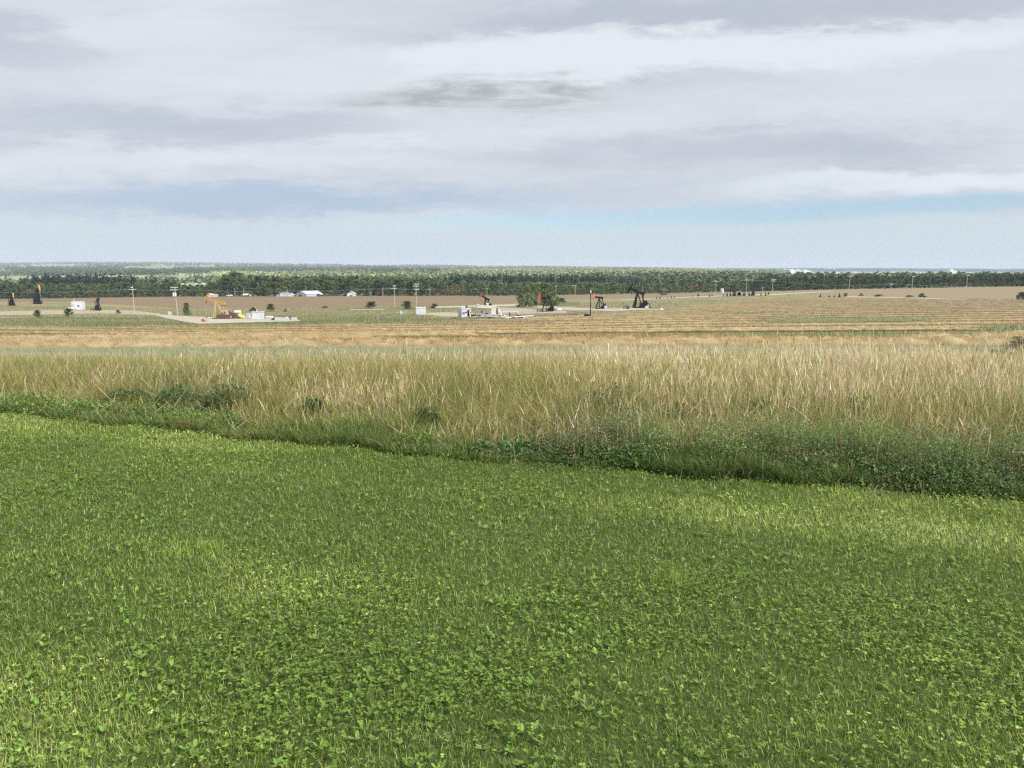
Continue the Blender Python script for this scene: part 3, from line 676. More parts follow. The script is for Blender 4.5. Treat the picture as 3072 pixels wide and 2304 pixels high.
# ------------------------------------------------------------------ swathed canola rows
def row_Y(Y0, X):
    """windrows bend away from the viewer on the left"""
    b = np.clip((Y0 - 60) / 80, 0, 1) * .55
    return Y0 + b * np.log1p(np.exp(-(X + 22) / 8)) * 8 * np.clip(1.2 - Y0 / 400, .2, 1) + 1.6 * np.sin(X / 34 + Y0 * .05)
parts = []; sp = []
Y0 = 41.5; idx = 0
while Y0 < 470:
    half = .82 * Y0 + 12 if Y0 < 250 else .84 * Y0
    dx = max(.5, Y0 / 190); xs = np.arange(-half, half, dx)
    ys = row_Y(Y0, xs) + 1.6 * (V1(xs * .035, np.full_like(xs, idx * 3.3)) - .5)
    u = xs / ys; ok = ys < canola_far(u) - 2
    gap = V4.fbm(xs * .018 + idx * .0, ys * .035 + 40) < .34; ok &= ~gap
    gx_, gy_ = proj(xs, ys, gz(xs, ys)); ok &= ~((gx_ > 2330) & (gx_ < 2760) & (gy_ > 952) & (gy_ < 972)) & ~((gx_ > 560) & (gx_ < 860) & (gy_ < 984))
    wv = 1.5 + .5 * V2(xs * .35, np.full_like(xs, idx * 1.7)); hgt = (.38 + .16 * V3(xs * 1.3, np.full_like(xs, idx * 2.9))) * float(np.interp(Y0, [60, 90, 200], [1, .55, .55]))
    hgt = hgt * np.clip(V1.fbm(xs * .05 + 7, np.full_like(xs, idx * 5.1)) * 2.1, .9, 1.05)
    okf = np.clip(np.convolve(np.pad(ok.astype(float), 6, mode='edge'), np.ones(13) / 13, mode='valid') * 1.7 - .7, 0, 1); hgt = hgt * okf; wv = wv * (.3 + .7 * okf)
    prof = [(-.36 if Y0 < 90 else -.46, -.03), (-.48, .40), (-.18, .95), (.14, 1.0), (.46, .5), (.25, -.03)]
    Vr = np.stack([np.stack([xs, ys + a * wv, gz(xs, ys + a * wv) + b * hgt + (float(np.interp(Y0, [60, 100], [.09, .035])) * rng.standard_normal(len(xs)) if 0 < j < 5 else 0)], -1) for j, (a, b) in enumerate(prof)], 1)
    c = V2.fbm(xs * .06, np.full_like(xs, idx * 7.3)); c = np.clip((c - .35) * 3, 0, 1)[:, None]
    cc = np.array([.395, .285, .140]) * (1 - c) + np.array([.435, .345, .195]) * c
    fadeR = np.clip((u - .02) * 2.0, 0, 1)[:, None] * np.clip((Y0 - 90) / 100, 0, 1); cc = cc * (1 - fadeR) + np.array([.31, .235, .14]) * fadeR
    C = np.repeat(vary(cc, len(xs), .10, .03)[:, None], 6, 1).reshape(-1, 3)
    i = np.arange(len(xs) - 1); i = i[ok[:-1] & ok[1:]]
    if len(i):
        Q = np.concatenate([np.stack([i * 6 + j, (i + 1) * 6 + j, (i + 1) * 6 + j + 1, i * 6 + j + 1], -1) for j in range(5)])
        parts.append((Vr.reshape(-1, 3), Q, C))
        dn = 115 if Y0 < 62 else (26 if Y0 < 85 else (10 if Y0 < 130 else 2))
        k = int(dn * len(i) * dx); r_ = i[rng.integers(0, len(i), k)]; a = (rng.random(k) - .5) * .95
        sp.append((xs[r_] + rng.random(k) * dx, ys[r_] + a * wv[r_], gz(xs[r_], ys[r_] + a * wv[r_]) + hgt[r_] * (1 - (2 * np.abs(a)) ** 2.2) * .95, cc[r_], np.full(k, Y0)))
    Y0 += 5.6 if Y0 < 62 else (9.0 if Y0 < 85 else 13 + Y0 * .02); idx += 1
V, Q, C = merge(parts)
o = np_mesh('canola_swaths', V, Q, M['straw'], C); tag(o, 'long orange-tan windrows of cut canola across the sloping field', 'crop', kind='stuff')
X, Y, Z, CC, D = [np.concatenate([s_[i] for s_ in sp]) for i in range(5)]; n = len(X)
L = (.22 + .40 * rng.random(n)) * np.clip(D / 60, 1, 1.5); Wd = .020 * (D / 45) ** .8 * (.6 + .8 * rng.random(n))
V, Q = ribbons(np.stack([X, Y, Z - .03], -1), L, Wd, rng.random(n) * 6.283, .5 + .9 * rng.random(n), rng.random(n) * .6, 2, .35, rng.random(n) * 6.28)
o = np_mesh('canola_straw', V, Q, M['straw'], np.repeat(vary(CC * 1.08, n, .28, .05), 6, 0)); tag(o, 'loose canola stalks bristling out of the windrows', 'straw', kind='stuff')
# stubble and weeds between rows: short strokes
n = 90000; Y = 42 * np.exp(rng.random(n) * math.log(440 / 42)); X = (rng.random(n) * 2 - 1) * .8 * Y; u = X / Y; k = Y < canola_far(u); X, Y = X[k], Y[k]; n = len(X)
V, Q = ribbons(np.stack([X, Y, gz(X, Y) - .04], -1), .16 + .16 * rng.random(n), .010 * (Y / 15), rng.random(n) * 6.283, rng.random(n) * .5, rng.random(n) * .5, 1, .5, rng.standard_normal(n) * .6)
f = np.clip((V1.fbm(X * .021 + 9, Y * .05 + 4) - .42) * 5, 0, 1)[:, None]
o = np_mesh('field_stubble', V, Q, M['straw'], np.repeat(vary(np.array([.25, .19, .095]) * (1 - f) + np.array([.16, .175, .075]) * f, n, .18), 4, 0)); tag(o, 'short stubble and green regrowth between the windrows', 'stubble', kind='stuff')
n = 60000; Y = 150 * np.exp(rng.random(n) * math.log(430 / 150)); X = (rng.random(n) * 2 - 1) * .8 * Y; u = X / Y; k = (Y > canola_far(u)) & (Y < brown_near(u)); X, Y = X[k], Y[k]
PX, PY = proj(X, Y, gz(X, Y)); k = np.ones(len(X), bool)
for nr, fr in STRIPS: k &= ~((PX > nr[0][0]) & (PX < nr[-1][0]) & (PY < np.interp(PX, *zip(*nr)) + 2.5) & (PY > np.interp(PX, *zip(*fr)) - .3))      # the gravel stays bare
X, Y = X[k], Y[k]; n = len(X)
V, Q = ribbons(np.stack([X, Y, gz(X, Y) - .04], -1), .18 + .3 * rng.random(n), .010 * (Y / 15), rng.random(n) * 6.283, rng.random(n) * .5, rng.random(n) * .5, 1, .5, rng.standard_normal(n) * .6)

o = np_mesh('pasture_grass', V, Q, M['straw'], np.repeat(vary(ground_colour(X, Y) * 1.0, n, .15), 4, 0)); tag(o, 'rough olive pasture grass around the well pads', 'grass', kind='stuff')

# ------------------------------------------------------------------ trees
def aspen(seed, nleaf, h=1.0, w=.52, z0=.12, ls=.035, clumps=26, low=.0):
    """deciduous crown of unit height: leaf quads gathered in clumps through an uneven volume"""
    r = np.random.default_rng(seed); ph = r.random(clumps) * 6.283; cz = z0 + (1 - z0) * (r.random(clumps) ** .8)
    env = np.sin(np.clip((cz - z0 + low) / (1 - z0 + low), 0, 1) ** .75 * np.pi * .93 + .12); rad = env * w * .5 * (.35 + .65 * np.sqrt(r.random(clumps)))
    cx, cy = np.cos(ph) * rad, np.sin(ph) * rad; cr = (.075 + .075 * r.random(clumps)) * (w / .5); tone = .72 + .56 * r.random(clumps)
    k = r.integers(0, clumps, nleaf); d = r.standard_normal((nleaf, 3)); d /= np.linalg.norm(d, axis=1)[:, None]
    rr = cr[k] * (.55 + .5 * r.random(nleaf)); P = np.stack([cx[k], cy[k], cz[k]], -1) + d * rr[:, None] * np.array([1, 1, .85])
    P[:, 2] = np.clip(P[:, 2], z0 * .5, 1.0)
    return quads(r, P, ls * (.6 + .8 * r.random(nleaf)), tone[k] * (.8 + .4 * r.random(nleaf)))
def quads(r, P, s, tone, flat=.0):
    n = len(P); a = r.standard_normal((n, 3)); a[:, 2] *= 1 - flat; a /= np.linalg.norm(a, axis=1)[:, None]
    b = np.cross(a, r.standard_normal((n, 3))); b /= np.linalg.norm(b, axis=1)[:, None]
    a = a * s[:, None]; b = b * s[:, None] * .7
    V = np.stack([P - a, P - b, P + a, P + b], 1).reshape(-1, 3); Q = np.arange(4 * n).reshape(n, 4)
    return V, Q, np.repeat(tone, 4)
def spruce(seed, nleaf, w=.30, z0=.05, ls=.03):
    r = np.random.default_rng(seed); z = z0 + (1 - z0) * (1 - np.sqrt(r.random(nleaf)) ) ; z = np.clip(z, z0, 1)
    tier = .80 + .20 * np.abs(np.sin(z * 26 + seed)); ph = r.random(nleaf) * 6.283
    lob = .8 + .3 * np.sin(ph * 3 + z * 19) ; rad = (1 - z) ** .85 * w * .5 * tier * lob * (.55 + .5 * r.random(nleaf)) + .004
    P = np.stack([np.cos(ph) * rad, np.sin(ph) * rad, z - rad * .25], -1)
    return quads(r, P, ls * (.6 + .7 * r.random(nleaf)) * (.5 + .7 * (1 - z)), .75 + .5 * r.random(nleaf), .3)
def trunk_mb(h, r, lean=0.0, limbs=4, seed=0):
    rr = random.Random(seed); m = MB(); pts = [(0, 0, -.05)]
    for i in range(1, 6): pts.append((lean * i / 5 * h + rr.uniform(-.01, .01) * h, rr.uniform(-.01, .01) * h, h * i / 5))
    for i in range(5): m.tube(pts[i], pts[i + 1], r * (1 - .17 * i), r * (1 - .17 * (i + 1)), k=7)
    for i in range(limbs):
        z = h * rr.uniform(.35, .85); a = rr.uniform(0, 6.28); L = h * rr.uniform(.15, .3)
        p = (lean * z, 0, z); m.tube(p, (p[0] + math.cos(a) * L * .7, math.sin(a) * L * .7, z + L * .7), r * .35, r * .1, k=5)
    return m
def scatter_trees(name, tmpl, pos, hts, wid, cols, label, mat=None, kind='stuff'):
    """many trees replicated into one mass: tmpl is a list of (V,Q,tone) of unit height"""
    out = []; n = len(pos); which = rng.integers(0, len(tmpl), n); yaw = rng.random(n) * 6.283
    for j, (V, Q, T) in enumerate(tmpl):
        s = which == j; k = int(s.sum())
        if not k: continue
        c, sn = np.cos(yaw[s])[:, None], np.sin(yaw[s])[:, None]; h = hts[s][:, None]; w = wid[s][:, None]
        X = (V[None, :, 0] * c - V[None, :, 1] * sn) * h * w; Y = (V[None, :, 0] * sn + V[None, :, 1] * c) * h * w; Z = V[None, :, 2] * h
        P = np.stack([X + pos[s, 0:1], Y + pos[s, 1:2], Z + pos[s, 2:3]], -1).reshape(-1, 3)
        q = (Q[None] + (np.arange(k) * len(V))[:, None, None]).reshape(-1, Q.shape[1])
        col = (cols[s][:, None, :] * T[None, :, None]).reshape(-1, 3); out.append((P, q, col))
    V, Q, C = merge(out); o = np_mesh(name, V, Q, mat or M['canopy'], C); return tag(o, label, 'woods', kind=kind)
def posarr(px, Y):
    px = np.asarray(px, float); u = np.array([ray(p, 880)[0] for p in px]); X = u * Y; return np.stack([X, Y, gz(X, Y)], -1)
DK_SPR, SPR, OLV, GRNT, LTG, YLW, AUT = [np.array(c) for c in ((.020, .034, .027), (.040, .060, .038), (.115, .145, .060), (.080, .120, .052), (.34, .385, .20), (.42, .40, .19), (.34, .20, .06))]

# low-detail templates for the woods further off
FA = [aspen(40 + i, 110, ls=.075, clumps=9, w=.6) for i in range(4)]; FS = [spruce(50 + i, 80, ls=.075, w=.34) for i in range(3)]
XA = [(v, q, .62 + .38 * t) for v, q, t in [aspen(60 + i, 34, ls=.13, clumps=6, w=.7, z0=.02) for i in range(4)]]; FA = [(v, q, .45 + .55 * t) for v, q, t in FA]; XS = [spruce(70 + i, 26, ls=.12, w=.4) for i in range(3)]

WTOP = ([-250, 0, 60, 250, 400, 500, 535, 550, 620, 660, 700, 760, 800, 950, 1150, 1300, 1450, 1530, 1640, 1750, 1900, 1990, 2010, 2120, 2150, 2250, 2400, 2500, 2700, 2900, 3072, 3400],
        [846, 845, 851, 854, 850, 846, 852, 857, 857, 838, 826, 830, 828, 831, 834, 838, 843, 850, 850, 849, 849, 850, 854, 854, 846, 838, 832, 828, 828, 826, 822, 820])
BASE = lambda px: np.interp(px, PXC, ROWS[650])
def wood_h(px, Y): return (BASE(px) - np.interp(px, *WTOP)) * Y / F
ORD = ['first', 'second', 'third', 'fourth', 'fifth', 'sixth', 'seventh', 'eighth', 'ninth', 'tenth', 'eleventh', 'twelfth', 'thirteenth', 'fourteenth', 'fifteenth', 'sixteenth', 'seventeenth', 'eighteenth', 'nineteenth', 'twentieth', 'twenty-first', 'twenty-second', 'twenty-third', 'twenty-fourth', 'twenty-fifth', 'twenty-sixth']
SECT = [(150, 'behind the two left-edge pumpjacks'), (395, 'behind the white shed'), (535, 'between the two leftmost crossarm poles'), (720, 'behind the yellow pumpjack'), (900, 'behind the grey farm building'), (1040, 'behind the barn'), (1183, 'right of the white farm shed'), (1330, 'between the crossarm poles and the orange trees'), (1550, 'behind the cream building'), (1770, 'right of the aspen grove'), (2000, 'behind the largest black pumpjack'), (2240, 'around the white upright tank'), (2540, 'right of the arched shelter'), (2735, 'between the two tall right-hand poles'), (3000, 'behind the right-hand tan field'), (9999, 'at the right edge')]
CNT = {}
# front row: every tree of its own
protoA = []
for i in range(5):
    V, Q, T = aspen(80 + i, 900, ls=.036, clumps=24, w=.50, z0=.04); me = np_mesh('crown', V, Q, M['leaf'], np.repeat(T[:, None], 3, 1), link=False).data
    protoA.append((me, trunk_mb(.75, .014, seed=i, limbs=3)))
protoS = []
for i in range(3):
    V, Q, T = spruce(90 + i, 800, ls=.032, w=.34); me = np_mesh('crown', V, Q, M['leaf'], np.repeat(T[:, None], 3, 1), link=False).data
    protoS.append((me, trunk_mb(.6, .016, seed=20 + i, limbs=0)))
TM = {}
def make_tree(kind, i, loc, h, w, col, label, cat, group, name='aspen_tree', bark='bark', rz=None):
    me, tk = (protoA if kind == 'A' else protoS)[i]; key = (kind, i, bark)
    root = empty(name, loc, random.uniform(0, 6.28) if rz is None else rz, label, cat, group); root.scale = (h * w, h * w, h)
    cr = bpy.data.objects.new('crown', me); COL.objects.link(cr); cr.parent = root; cr.color = (*col, 1)
    if key not in TM: TM[key] = tk.build('trunk', M[bark]); t = TM[key]
    else: t = TM[key].copy(); COL.objects.link(t)
    t.parent = root; return root
px = -180.0; k = 0
FR_LAB = {'A': 'green leafy tree in the front row of the wood behind the brown field', 'S': 'dark spruce in the front row of the wood behind the brown field',
          'O': 'small orange-leaved autumn tree in the wood behind the brown field', 'B': 'low brownish bush-like tree at the wood edge near the white tank'}
while px < 3260:
    Y = 653 + random.uniform(0, 10) ; h = float(wood_h(px, Y)) * random.uniform(.62, 1.08); kind = 'A'
    base = [(.075, .11, .045), (.10, .14, .05), (.062, .09, .042), (.12, .15, .062)][random.randrange(4)]
    if 1330 <= px < 1990: base = [(.13, .17, .065), (.10, .14, .055), (.16, .185, .07)][random.randrange(3)]
    if px > 2250: base = [(.058, .085, .036), (.075, .11, .042), (.085, .12, .045)][random.randrange(3)]
    spr = .28 if px < 560 else (.08 if px < 2200 else .12)
    lab = 'A'; name = 'leafy_tree'
    if random.random() < spr: kind, base, name, lab = 'S', (.030, .050, .033), 'spruce_tree', 'S'
    if 1330 < px < 1400 or 1745 < px < 1762: base, kind, name, lab = (.24, .165, .065), 'A', 'autumn_tree', 'O'; h *= .66
    if 2000 < px < 2125: base, kind, name, lab = (.21, .16, .08), 'A', 'brown_tree', 'B'
    sec = next(n_ for p_, n_ in SECT if px < p_); key_ = (name, sec); CNT[key_] = CNT.get(key_, -1) + 1
    look = {'A': 'leafy green tree', 'S': 'dark pointed spruce', 'O': 'orange-leaved autumn tree', 'B': 'brownish low tree'}[lab]
    c = at(px, Y); w = random.uniform(.95, 1.25) * (1.0 if kind == 'A' else 1.0) * (1.3 if h < 9 else 1)
    make_tree(kind, random.randrange(5 if kind == 'A' else 3), c, h, w, [v * random.uniform(.85, 1.15) for v in base], '%s, %s from the left %s' % (look, ORD[CNT[key_]], sec), 'tree', {'A': 'green trees in the front row of the far wood', 'S': 'spruces in the front row of the far wood', 'O': 'orange autumn trees in the far wood', 'B': 'brownish low trees at the wood edge'}[lab], name)
    px += random.uniform(12, 22); k += 1
# the body of the wood behind them
def band(n, p0, p1, y0, y1, power=1.0):
    p = p0 + (p1 - p0) * rng.random(n); Y = y0 + (y1 - y0) * rng.random(n) ** power; return p, Y
def tint(names, w, n):
    c = np.array(names)[rng.choice(len(names), n, p=np.array(w) / sum(w))]; return np.clip((c * .5 + c.mean(0) * .5) * (1 + .08 * rng.standard_normal((n, 1))), .01, .9)
p, Y = band(900, -250, 3350, 664, 745); h = wood_h(p, Y) * (.62 + .26 * V2.fbm(p * .02, p * 0) * 1.6 + .16 * rng.random(900))
cs = tint([OLV, GRNT, SPR], [4, 5, 2], 900); r_ = p > 2250; cs[r_] *= .8; r_ = (p > 1330) & (p < 1990); cs[r_] *= 1.3
scatter_trees('aspen_wood', FA, posarr(p, Y), h, .9 + .3 * rng.random(900), cs, 'dense green wood closing the brown field, behind its front row of trees')
# undergrowth along the foot of the wood
p, Y = band(600, -250, 3350, 649.5, 652); nn = 600
scatter_trees('wood_undergrowth', XA, posarr(p, Y), 1.6 + 1.8 * rng.random(nn), 1.6 + .5 * rng.random(nn), tint([OLV, GRNT, (.16, .13, .075), SPR], [3, 4, 2, 3], nn), 'low brush along the foot of the wood at the edge of the brown field')
# spruce stands with pointed tops rising behind it
def top_at(p, Y, xs, rows): return (np.interp(p, PXC, [np.interp(Y.mean(), list(ROWS), [ROWS[k][j] for k in ROWS]) for j in range(len(PXC))]) - np.interp(p, xs, rows)) * Y / F
SX = [-250, 60, 110, 200, 390, 520, 640, 900, 1180, 1330, 1345, 1560, 1800, 1830, 1960, 2100, 2240, 2300, 2380, 2500, 2560, 3400]
SR = [838, 834, 822, 820, 824, 833, 838, 834, 834, 834, 822, 821, 823, 830, 832, 838, 838, 822, 828, 820, 828, 824]
p, Y = band(1900, -250, 2700, 760, 880); p = p[~((p > 535) & (p < 630))]; Y = Y[:len(p)]
dens = np.interp(p, [-250, 60, 70, 400, 420, 1180, 1330, 1350, 1800, 1850, 2230, 2290, 2500, 2600, 3400], [.2, .2, 1, 1, .2, .12, .2, 1, 1, .3, .2, .7, .7, .1, 0]); kk = rng.random(len(p)) < dens
p, Y = p[kk], Y[kk]; h = np.clip(top_at(p, Y, SX, SR) * (.86 + .22 * rng.random(len(p))), 6, 32)
scatter_trees('spruce_wood', FS, posarr(p, Y), h, .85 + .4 * rng.random(len(p)), tint([DK_SPR, SPR], [2, 1], len(p)), 'dark spruce stand with pointed tops rising behind the green wood')
# rolling woods beyond, nearer slopes pale aspen, further ones blue-green
def far_wood(name, n, p0, p1, y0, y1, hh, cols, w, label, keep=None, con=.15, tm=None):
    p = p0 + (p1 - p0) * rng.random(n); Y = np.exp(np.log(y0) + (np.log(y1) - np.log(y0)) * rng.random(n))
    if keep is not None: k = keep(p, Y); p, Y = p[k], Y[k]
    ps = posarr(p, Y); h = hh * (.7 + .5 * rng.random(len(p))) * (1 + Y / 16000)
    cl = tint(cols, w, len(p)); z = V2.fbm(ps[:, 0] * .004, Y * .0016)[:, None]; cl = cl * (.45 + 1.15 * z)
    isS = rng.random(len(p)) < con
    cl2 = tint([DK_SPR * 1.2, SPR], [1, 1], len(p))
    scatter_trees(name, XA, ps[~isS], h[~isS], 1.35 + .5 * rng.random((~isS).sum()), cl[~isS], label)
    if isS.sum(): scatter_trees(name + '_spruces', XS, ps[isS], h[isS] * 1.2, .9 + .3 * rng.random(isS.sum()), cl2[isS], 'scattered dark spruces among the ' + label)
far_wood('middle_wood', 2600, -250, 3200, 960, 1500, 11, [OLV, GRNT, LTG], [4, 5, 1], 'green woodland just beyond the spruce stand', lambda p, Y: ~((p > 530) & (p < 632) & (Y < 1330)), .25)
far_wood('pale_aspen_wood', 6500, 640, 2320, 1500, 3100, 12, [LTG, YLW, OLV, LTG * .8], [6, 1.2, 2, 4], 'pale green aspen woods on the middle slopes', lambda p, Y: ~((p < 1350) & (V4.fbm(p * .006, Y * .002) < .42)), .05)
far_wood('dark_slope_wood', 7500, -250, 1320, 2700, 5200, 13, [GRNT, SPR * 1.4, OLV], [4, 3, 3], 'dark blue-green woods on the far left slope', lambda p, Y: V4.fbm(p * .004 + 5, Y * .0016) > .36, .15)
far_wood('bright_slope_wood', 7500, 1200, 2360, 3100, 6200, 12, [LTG, GRNT * 1.6, YLW, OLV * 1.3], [6, 3, 1.2, 3], 'light green woods rising to the skyline in the centre', lambda p, Y: V4.fbm(p * .004 + 9, Y * .0013) > .33, .06)
far_wood('ridge_wood', 7000, -250, 2300, 5600, 9300, 14, [GRNT * 1.2, LTG * .8, OLV], [4, 3, 3], 'hazy woods along the skyline ridge', lambda p, Y: V1.fbm(p * .006 + 2, Y * .0009) > .43, .05)
far_wood('distant_hill_wood', 6500, 2150, 3350, 8500, 12400, 16, [GRNT, SPR * 1.3], [3, 2], 'blue hazy woods on the distant hills at the right', lambda p, Y: V3.fbm(p * .008 + 2, Y * .0007) > .36, 0)
far_wood('left_plain_wood', 1500, -250, 680, 1500, 2700, 10, [LTG, OLV, GRNT], [3, 2, 2], 'thin lines of trees across the pale fields at the left', lambda p, Y: V1.fbm(p * .002, Y * .006 + 3) > .63, .1)

# aspen grove by the second wellsite
gl = {0: 'tall green aspen at the left end of the grove behind the pumpjacks'}
grove = [(1562, 925, 868, .55), (1575, 919, 862, .5), (1588, 921, 860, .55), (1600, 917, 856, .55), (1612, 915, 850, .60), (1625, 914, 848, .60), (1638, 915, 852, .62), (1650, 915, 860, .60), (1661, 917, 872, .7), (1672, 913, 890, 1.0), (1583, 912, 866, .6), (1605, 911, 858, .6), (1630, 911, 852, .6)]
for i, (px, b, tp, w) in enumerate(grove):
    g0 = hit(px, b); h = (b - tp) * mpp(g0.y)
    make_tree('A', i % 5, g0, h, w * 1.45, random.choice([(.12, .165, .055), (.15, .19, .065), (.10, .14, .05)]), 'green aspen, %s from the left in the small grove among the pumpjacks' % ORD[sorted(x[0] for x in grove).index(px)], 'tree', 'aspens of the grove between the pumpjacks', 'aspen_tree', 'pale_bark')

# bushes out in the pasture
def bush_mb(seed, n=620, w=1.25): return aspen(seed, n + 200, ls=.060, clumps=19, w=w, z0=.0, low=1.1)
BM = []
for i in range(3):
    V, Q, T = bush_mb(100 + i); BM.append(np_mesh('crown', V, Q, M['leaf'], np.repeat(T[:, None], 3, 1), link=False).data)
BT = None
def bush(px, base, top, width, col, label, i=0, name='bush', cat='bush', group='bushes dotted over the fields'):
    global BT
    g0 = hit(px, base); h = (base - top) * mpp(g0.y); w = width * mpp(g0.y)
    root = empty(name, g0, random.uniform(0, 6), label, cat, group); root.scale = (w / 1.15, w / 1.15, h * 1.04)
    c = bpy.data.objects.new('crown', BM[i % 3]); COL.objects.link(c); c.parent = root; c.color = (*col, 1)
    if BT is None: BT = trunk_mb(.5, .03, seed=3, limbs=4).build('trunk', M['bark']); t = BT
    else: t = BT.copy(); COL.objects.link(t)
    t.parent = root
bush(112, 952, 932, 23, (.055, .07, .03), 'round dark bush beside the left gravel track', 0)
bush(207, 950, 927, 27, (.075, .095, .045), 'open ragged bush in front of the white shed with the round tank', 1)
bush(354, 941, 930, 13, (.07, .08, .04), 'small bush right of the leftmost black pumpjack pad', 2)
bush(761, 934, 923, 22, (.06, .075, .035), 'low bush just behind the corrugated white shed', 0)
bush(812, 934, 913, 27, (.075, .09, .03), 'round bush to the right of the corrugated white shed', 1)
bush(856, 935, 928, 10, (.06, .075, .035), 'tiny bush beside the white marker in the pasture', 2)
bush(1115, 925, 906, 38, (.085, .085, .055), 'wide brownish bush at the near edge of the brown field', 1)
bush(976, 924, 919, 20, (.11, .11, .05), 'scrubby low bush at the near edge of the brown field', 2)
bush(1220, 928, 905, 36, (.060, .075, .045), 'large dark bush left of the white container', 0)
bush(1303, 925, 912, 23, (.040, .052, .025), 'compact dark oval bush right of the white container', 2)
bush(1399, 925, 917, 9, (.06, .075, .04), 'tiny bush behind the grey site shed', 0)
for bx, lab in [(1562, 'leftmost'), (1584, 'second'), (1606, 'third'), (1630, 'fourth'), (1652, 'fifth'), (1668, 'rightmost')]:
    bush(bx, 922 - (bx - 1562) * .05, 902, 27, (.12, .16, .06), lab + ' of the low bushes filling the foot of the aspen grove, from the left', bx % 3, group='undergrowth bushes of the aspen grove')
bush(1684, 910, 895, 30, (.10, .12, .05), 'spreading bush at the right end of the aspen grove', 1)
bush(2536, 890, 880, 15, (.12, .095, .06), 'reddish bush at the start of the right-hand track', 0)
bush(2584, 888, 880, 12, (.13, .11, .075), 'pale bush on the tan field above the right-hand track', 2)
bush(2636, 890, 884, 30, (.13, .11, .075), 'long low bush clump on the right-hand tan field', 1)
bush(2727, 892, 886, 26, (.14, .115, .08), 'faint low bush clump left of the dark one on the right', 0)
bush(2766, 892, 881, 24, (.07, .075, .045), 'dark bush clump beside the right-hand track', 2)
bush(3064, 900, 878, 30, (.055, .06, .03), 'big dark bush cut off by the right edge of the view', 0)
def weed_bush(px, base, top, width, col, label, seed):
    g0 = hit(px, base); h = (base - top) * mpp(g0.y); w = width * mpp(g0.y); V, Q, T = aspen(seed, 2600, ls=.022, clumps=40, w=1.1, z0=.02, low=.35)
    V = V * np.array([w, w, h]); o = np_mesh('weed_bush', V, Q, M['canopy'], np.asarray(col) * T[:, None]); o.location = g0; tag(o, label, 'bush', 'hazy weed bushes in the crop')
weed_bush(3060, 1085, 1010, 110, (.15, .15, .085), 'hazy tall weed bush in the crop at the far right', 301)
weed_bush(2985, 1088, 1050, 80, (.14, .16, .08), 'lower weed bush left of the tall one at the far right', 302)
# lone spruce
bush(560, 946, 911, 21, (.075, .10, .040), 'lone small conical tree behind the gravel pad of the yellow pumpjack', 0, 'small_tree', 'tree', None)
# young spruces along the driveway on the right
row = [(1969, 897, 8), (1980, 896, 9), (2002, 896, 6), (2014, 895, 8), (2023, 894, 7), (2077, 890, 6), (2095, 889, 12), (2128, 890, 9), (2136, 888, 8), (2170, 889, 8), (2181, 889, 13), (2191, 888, 13), (2247, 887, 13), (2283, 887, 10), (2297, 887, 12), (2306, 884, 11), (2366, 888, 5), (2461, 891, 12), (2487, 892, 10), (2503, 892, 9), (2518, 892, 15), (2533, 891, 6)]
for i, (px, b, hp) in enumerate(row):
    g0 = hit(px, b); make_tree('S', i % 3, g0, hp * mpp(g0.y), 1.7, (.022, .028, .018), 'dark young spruce, %s from the left along the right-hand driveway' % ORD[i], 'tree', 'young spruces along the driveway', 'young_spruce')
for px, b, tp, w, lab in [(2203, 888, 864, 1.3, 'blue-green spruce left of the arched shelter'), (2259, 887, 856, 1.0, 'tall slim spruce right of the arched shelter'), (2232, 887, 876, 2.6, 'low dark spreading evergreen beside the arched shelter')]:
    g0 = hit(px, b); make_tree('S', 0, g0, (b - tp) * mpp(g0.y), w * 1.25, (.045, .062, .045), lab, 'tree', None, 'spruce_tree')

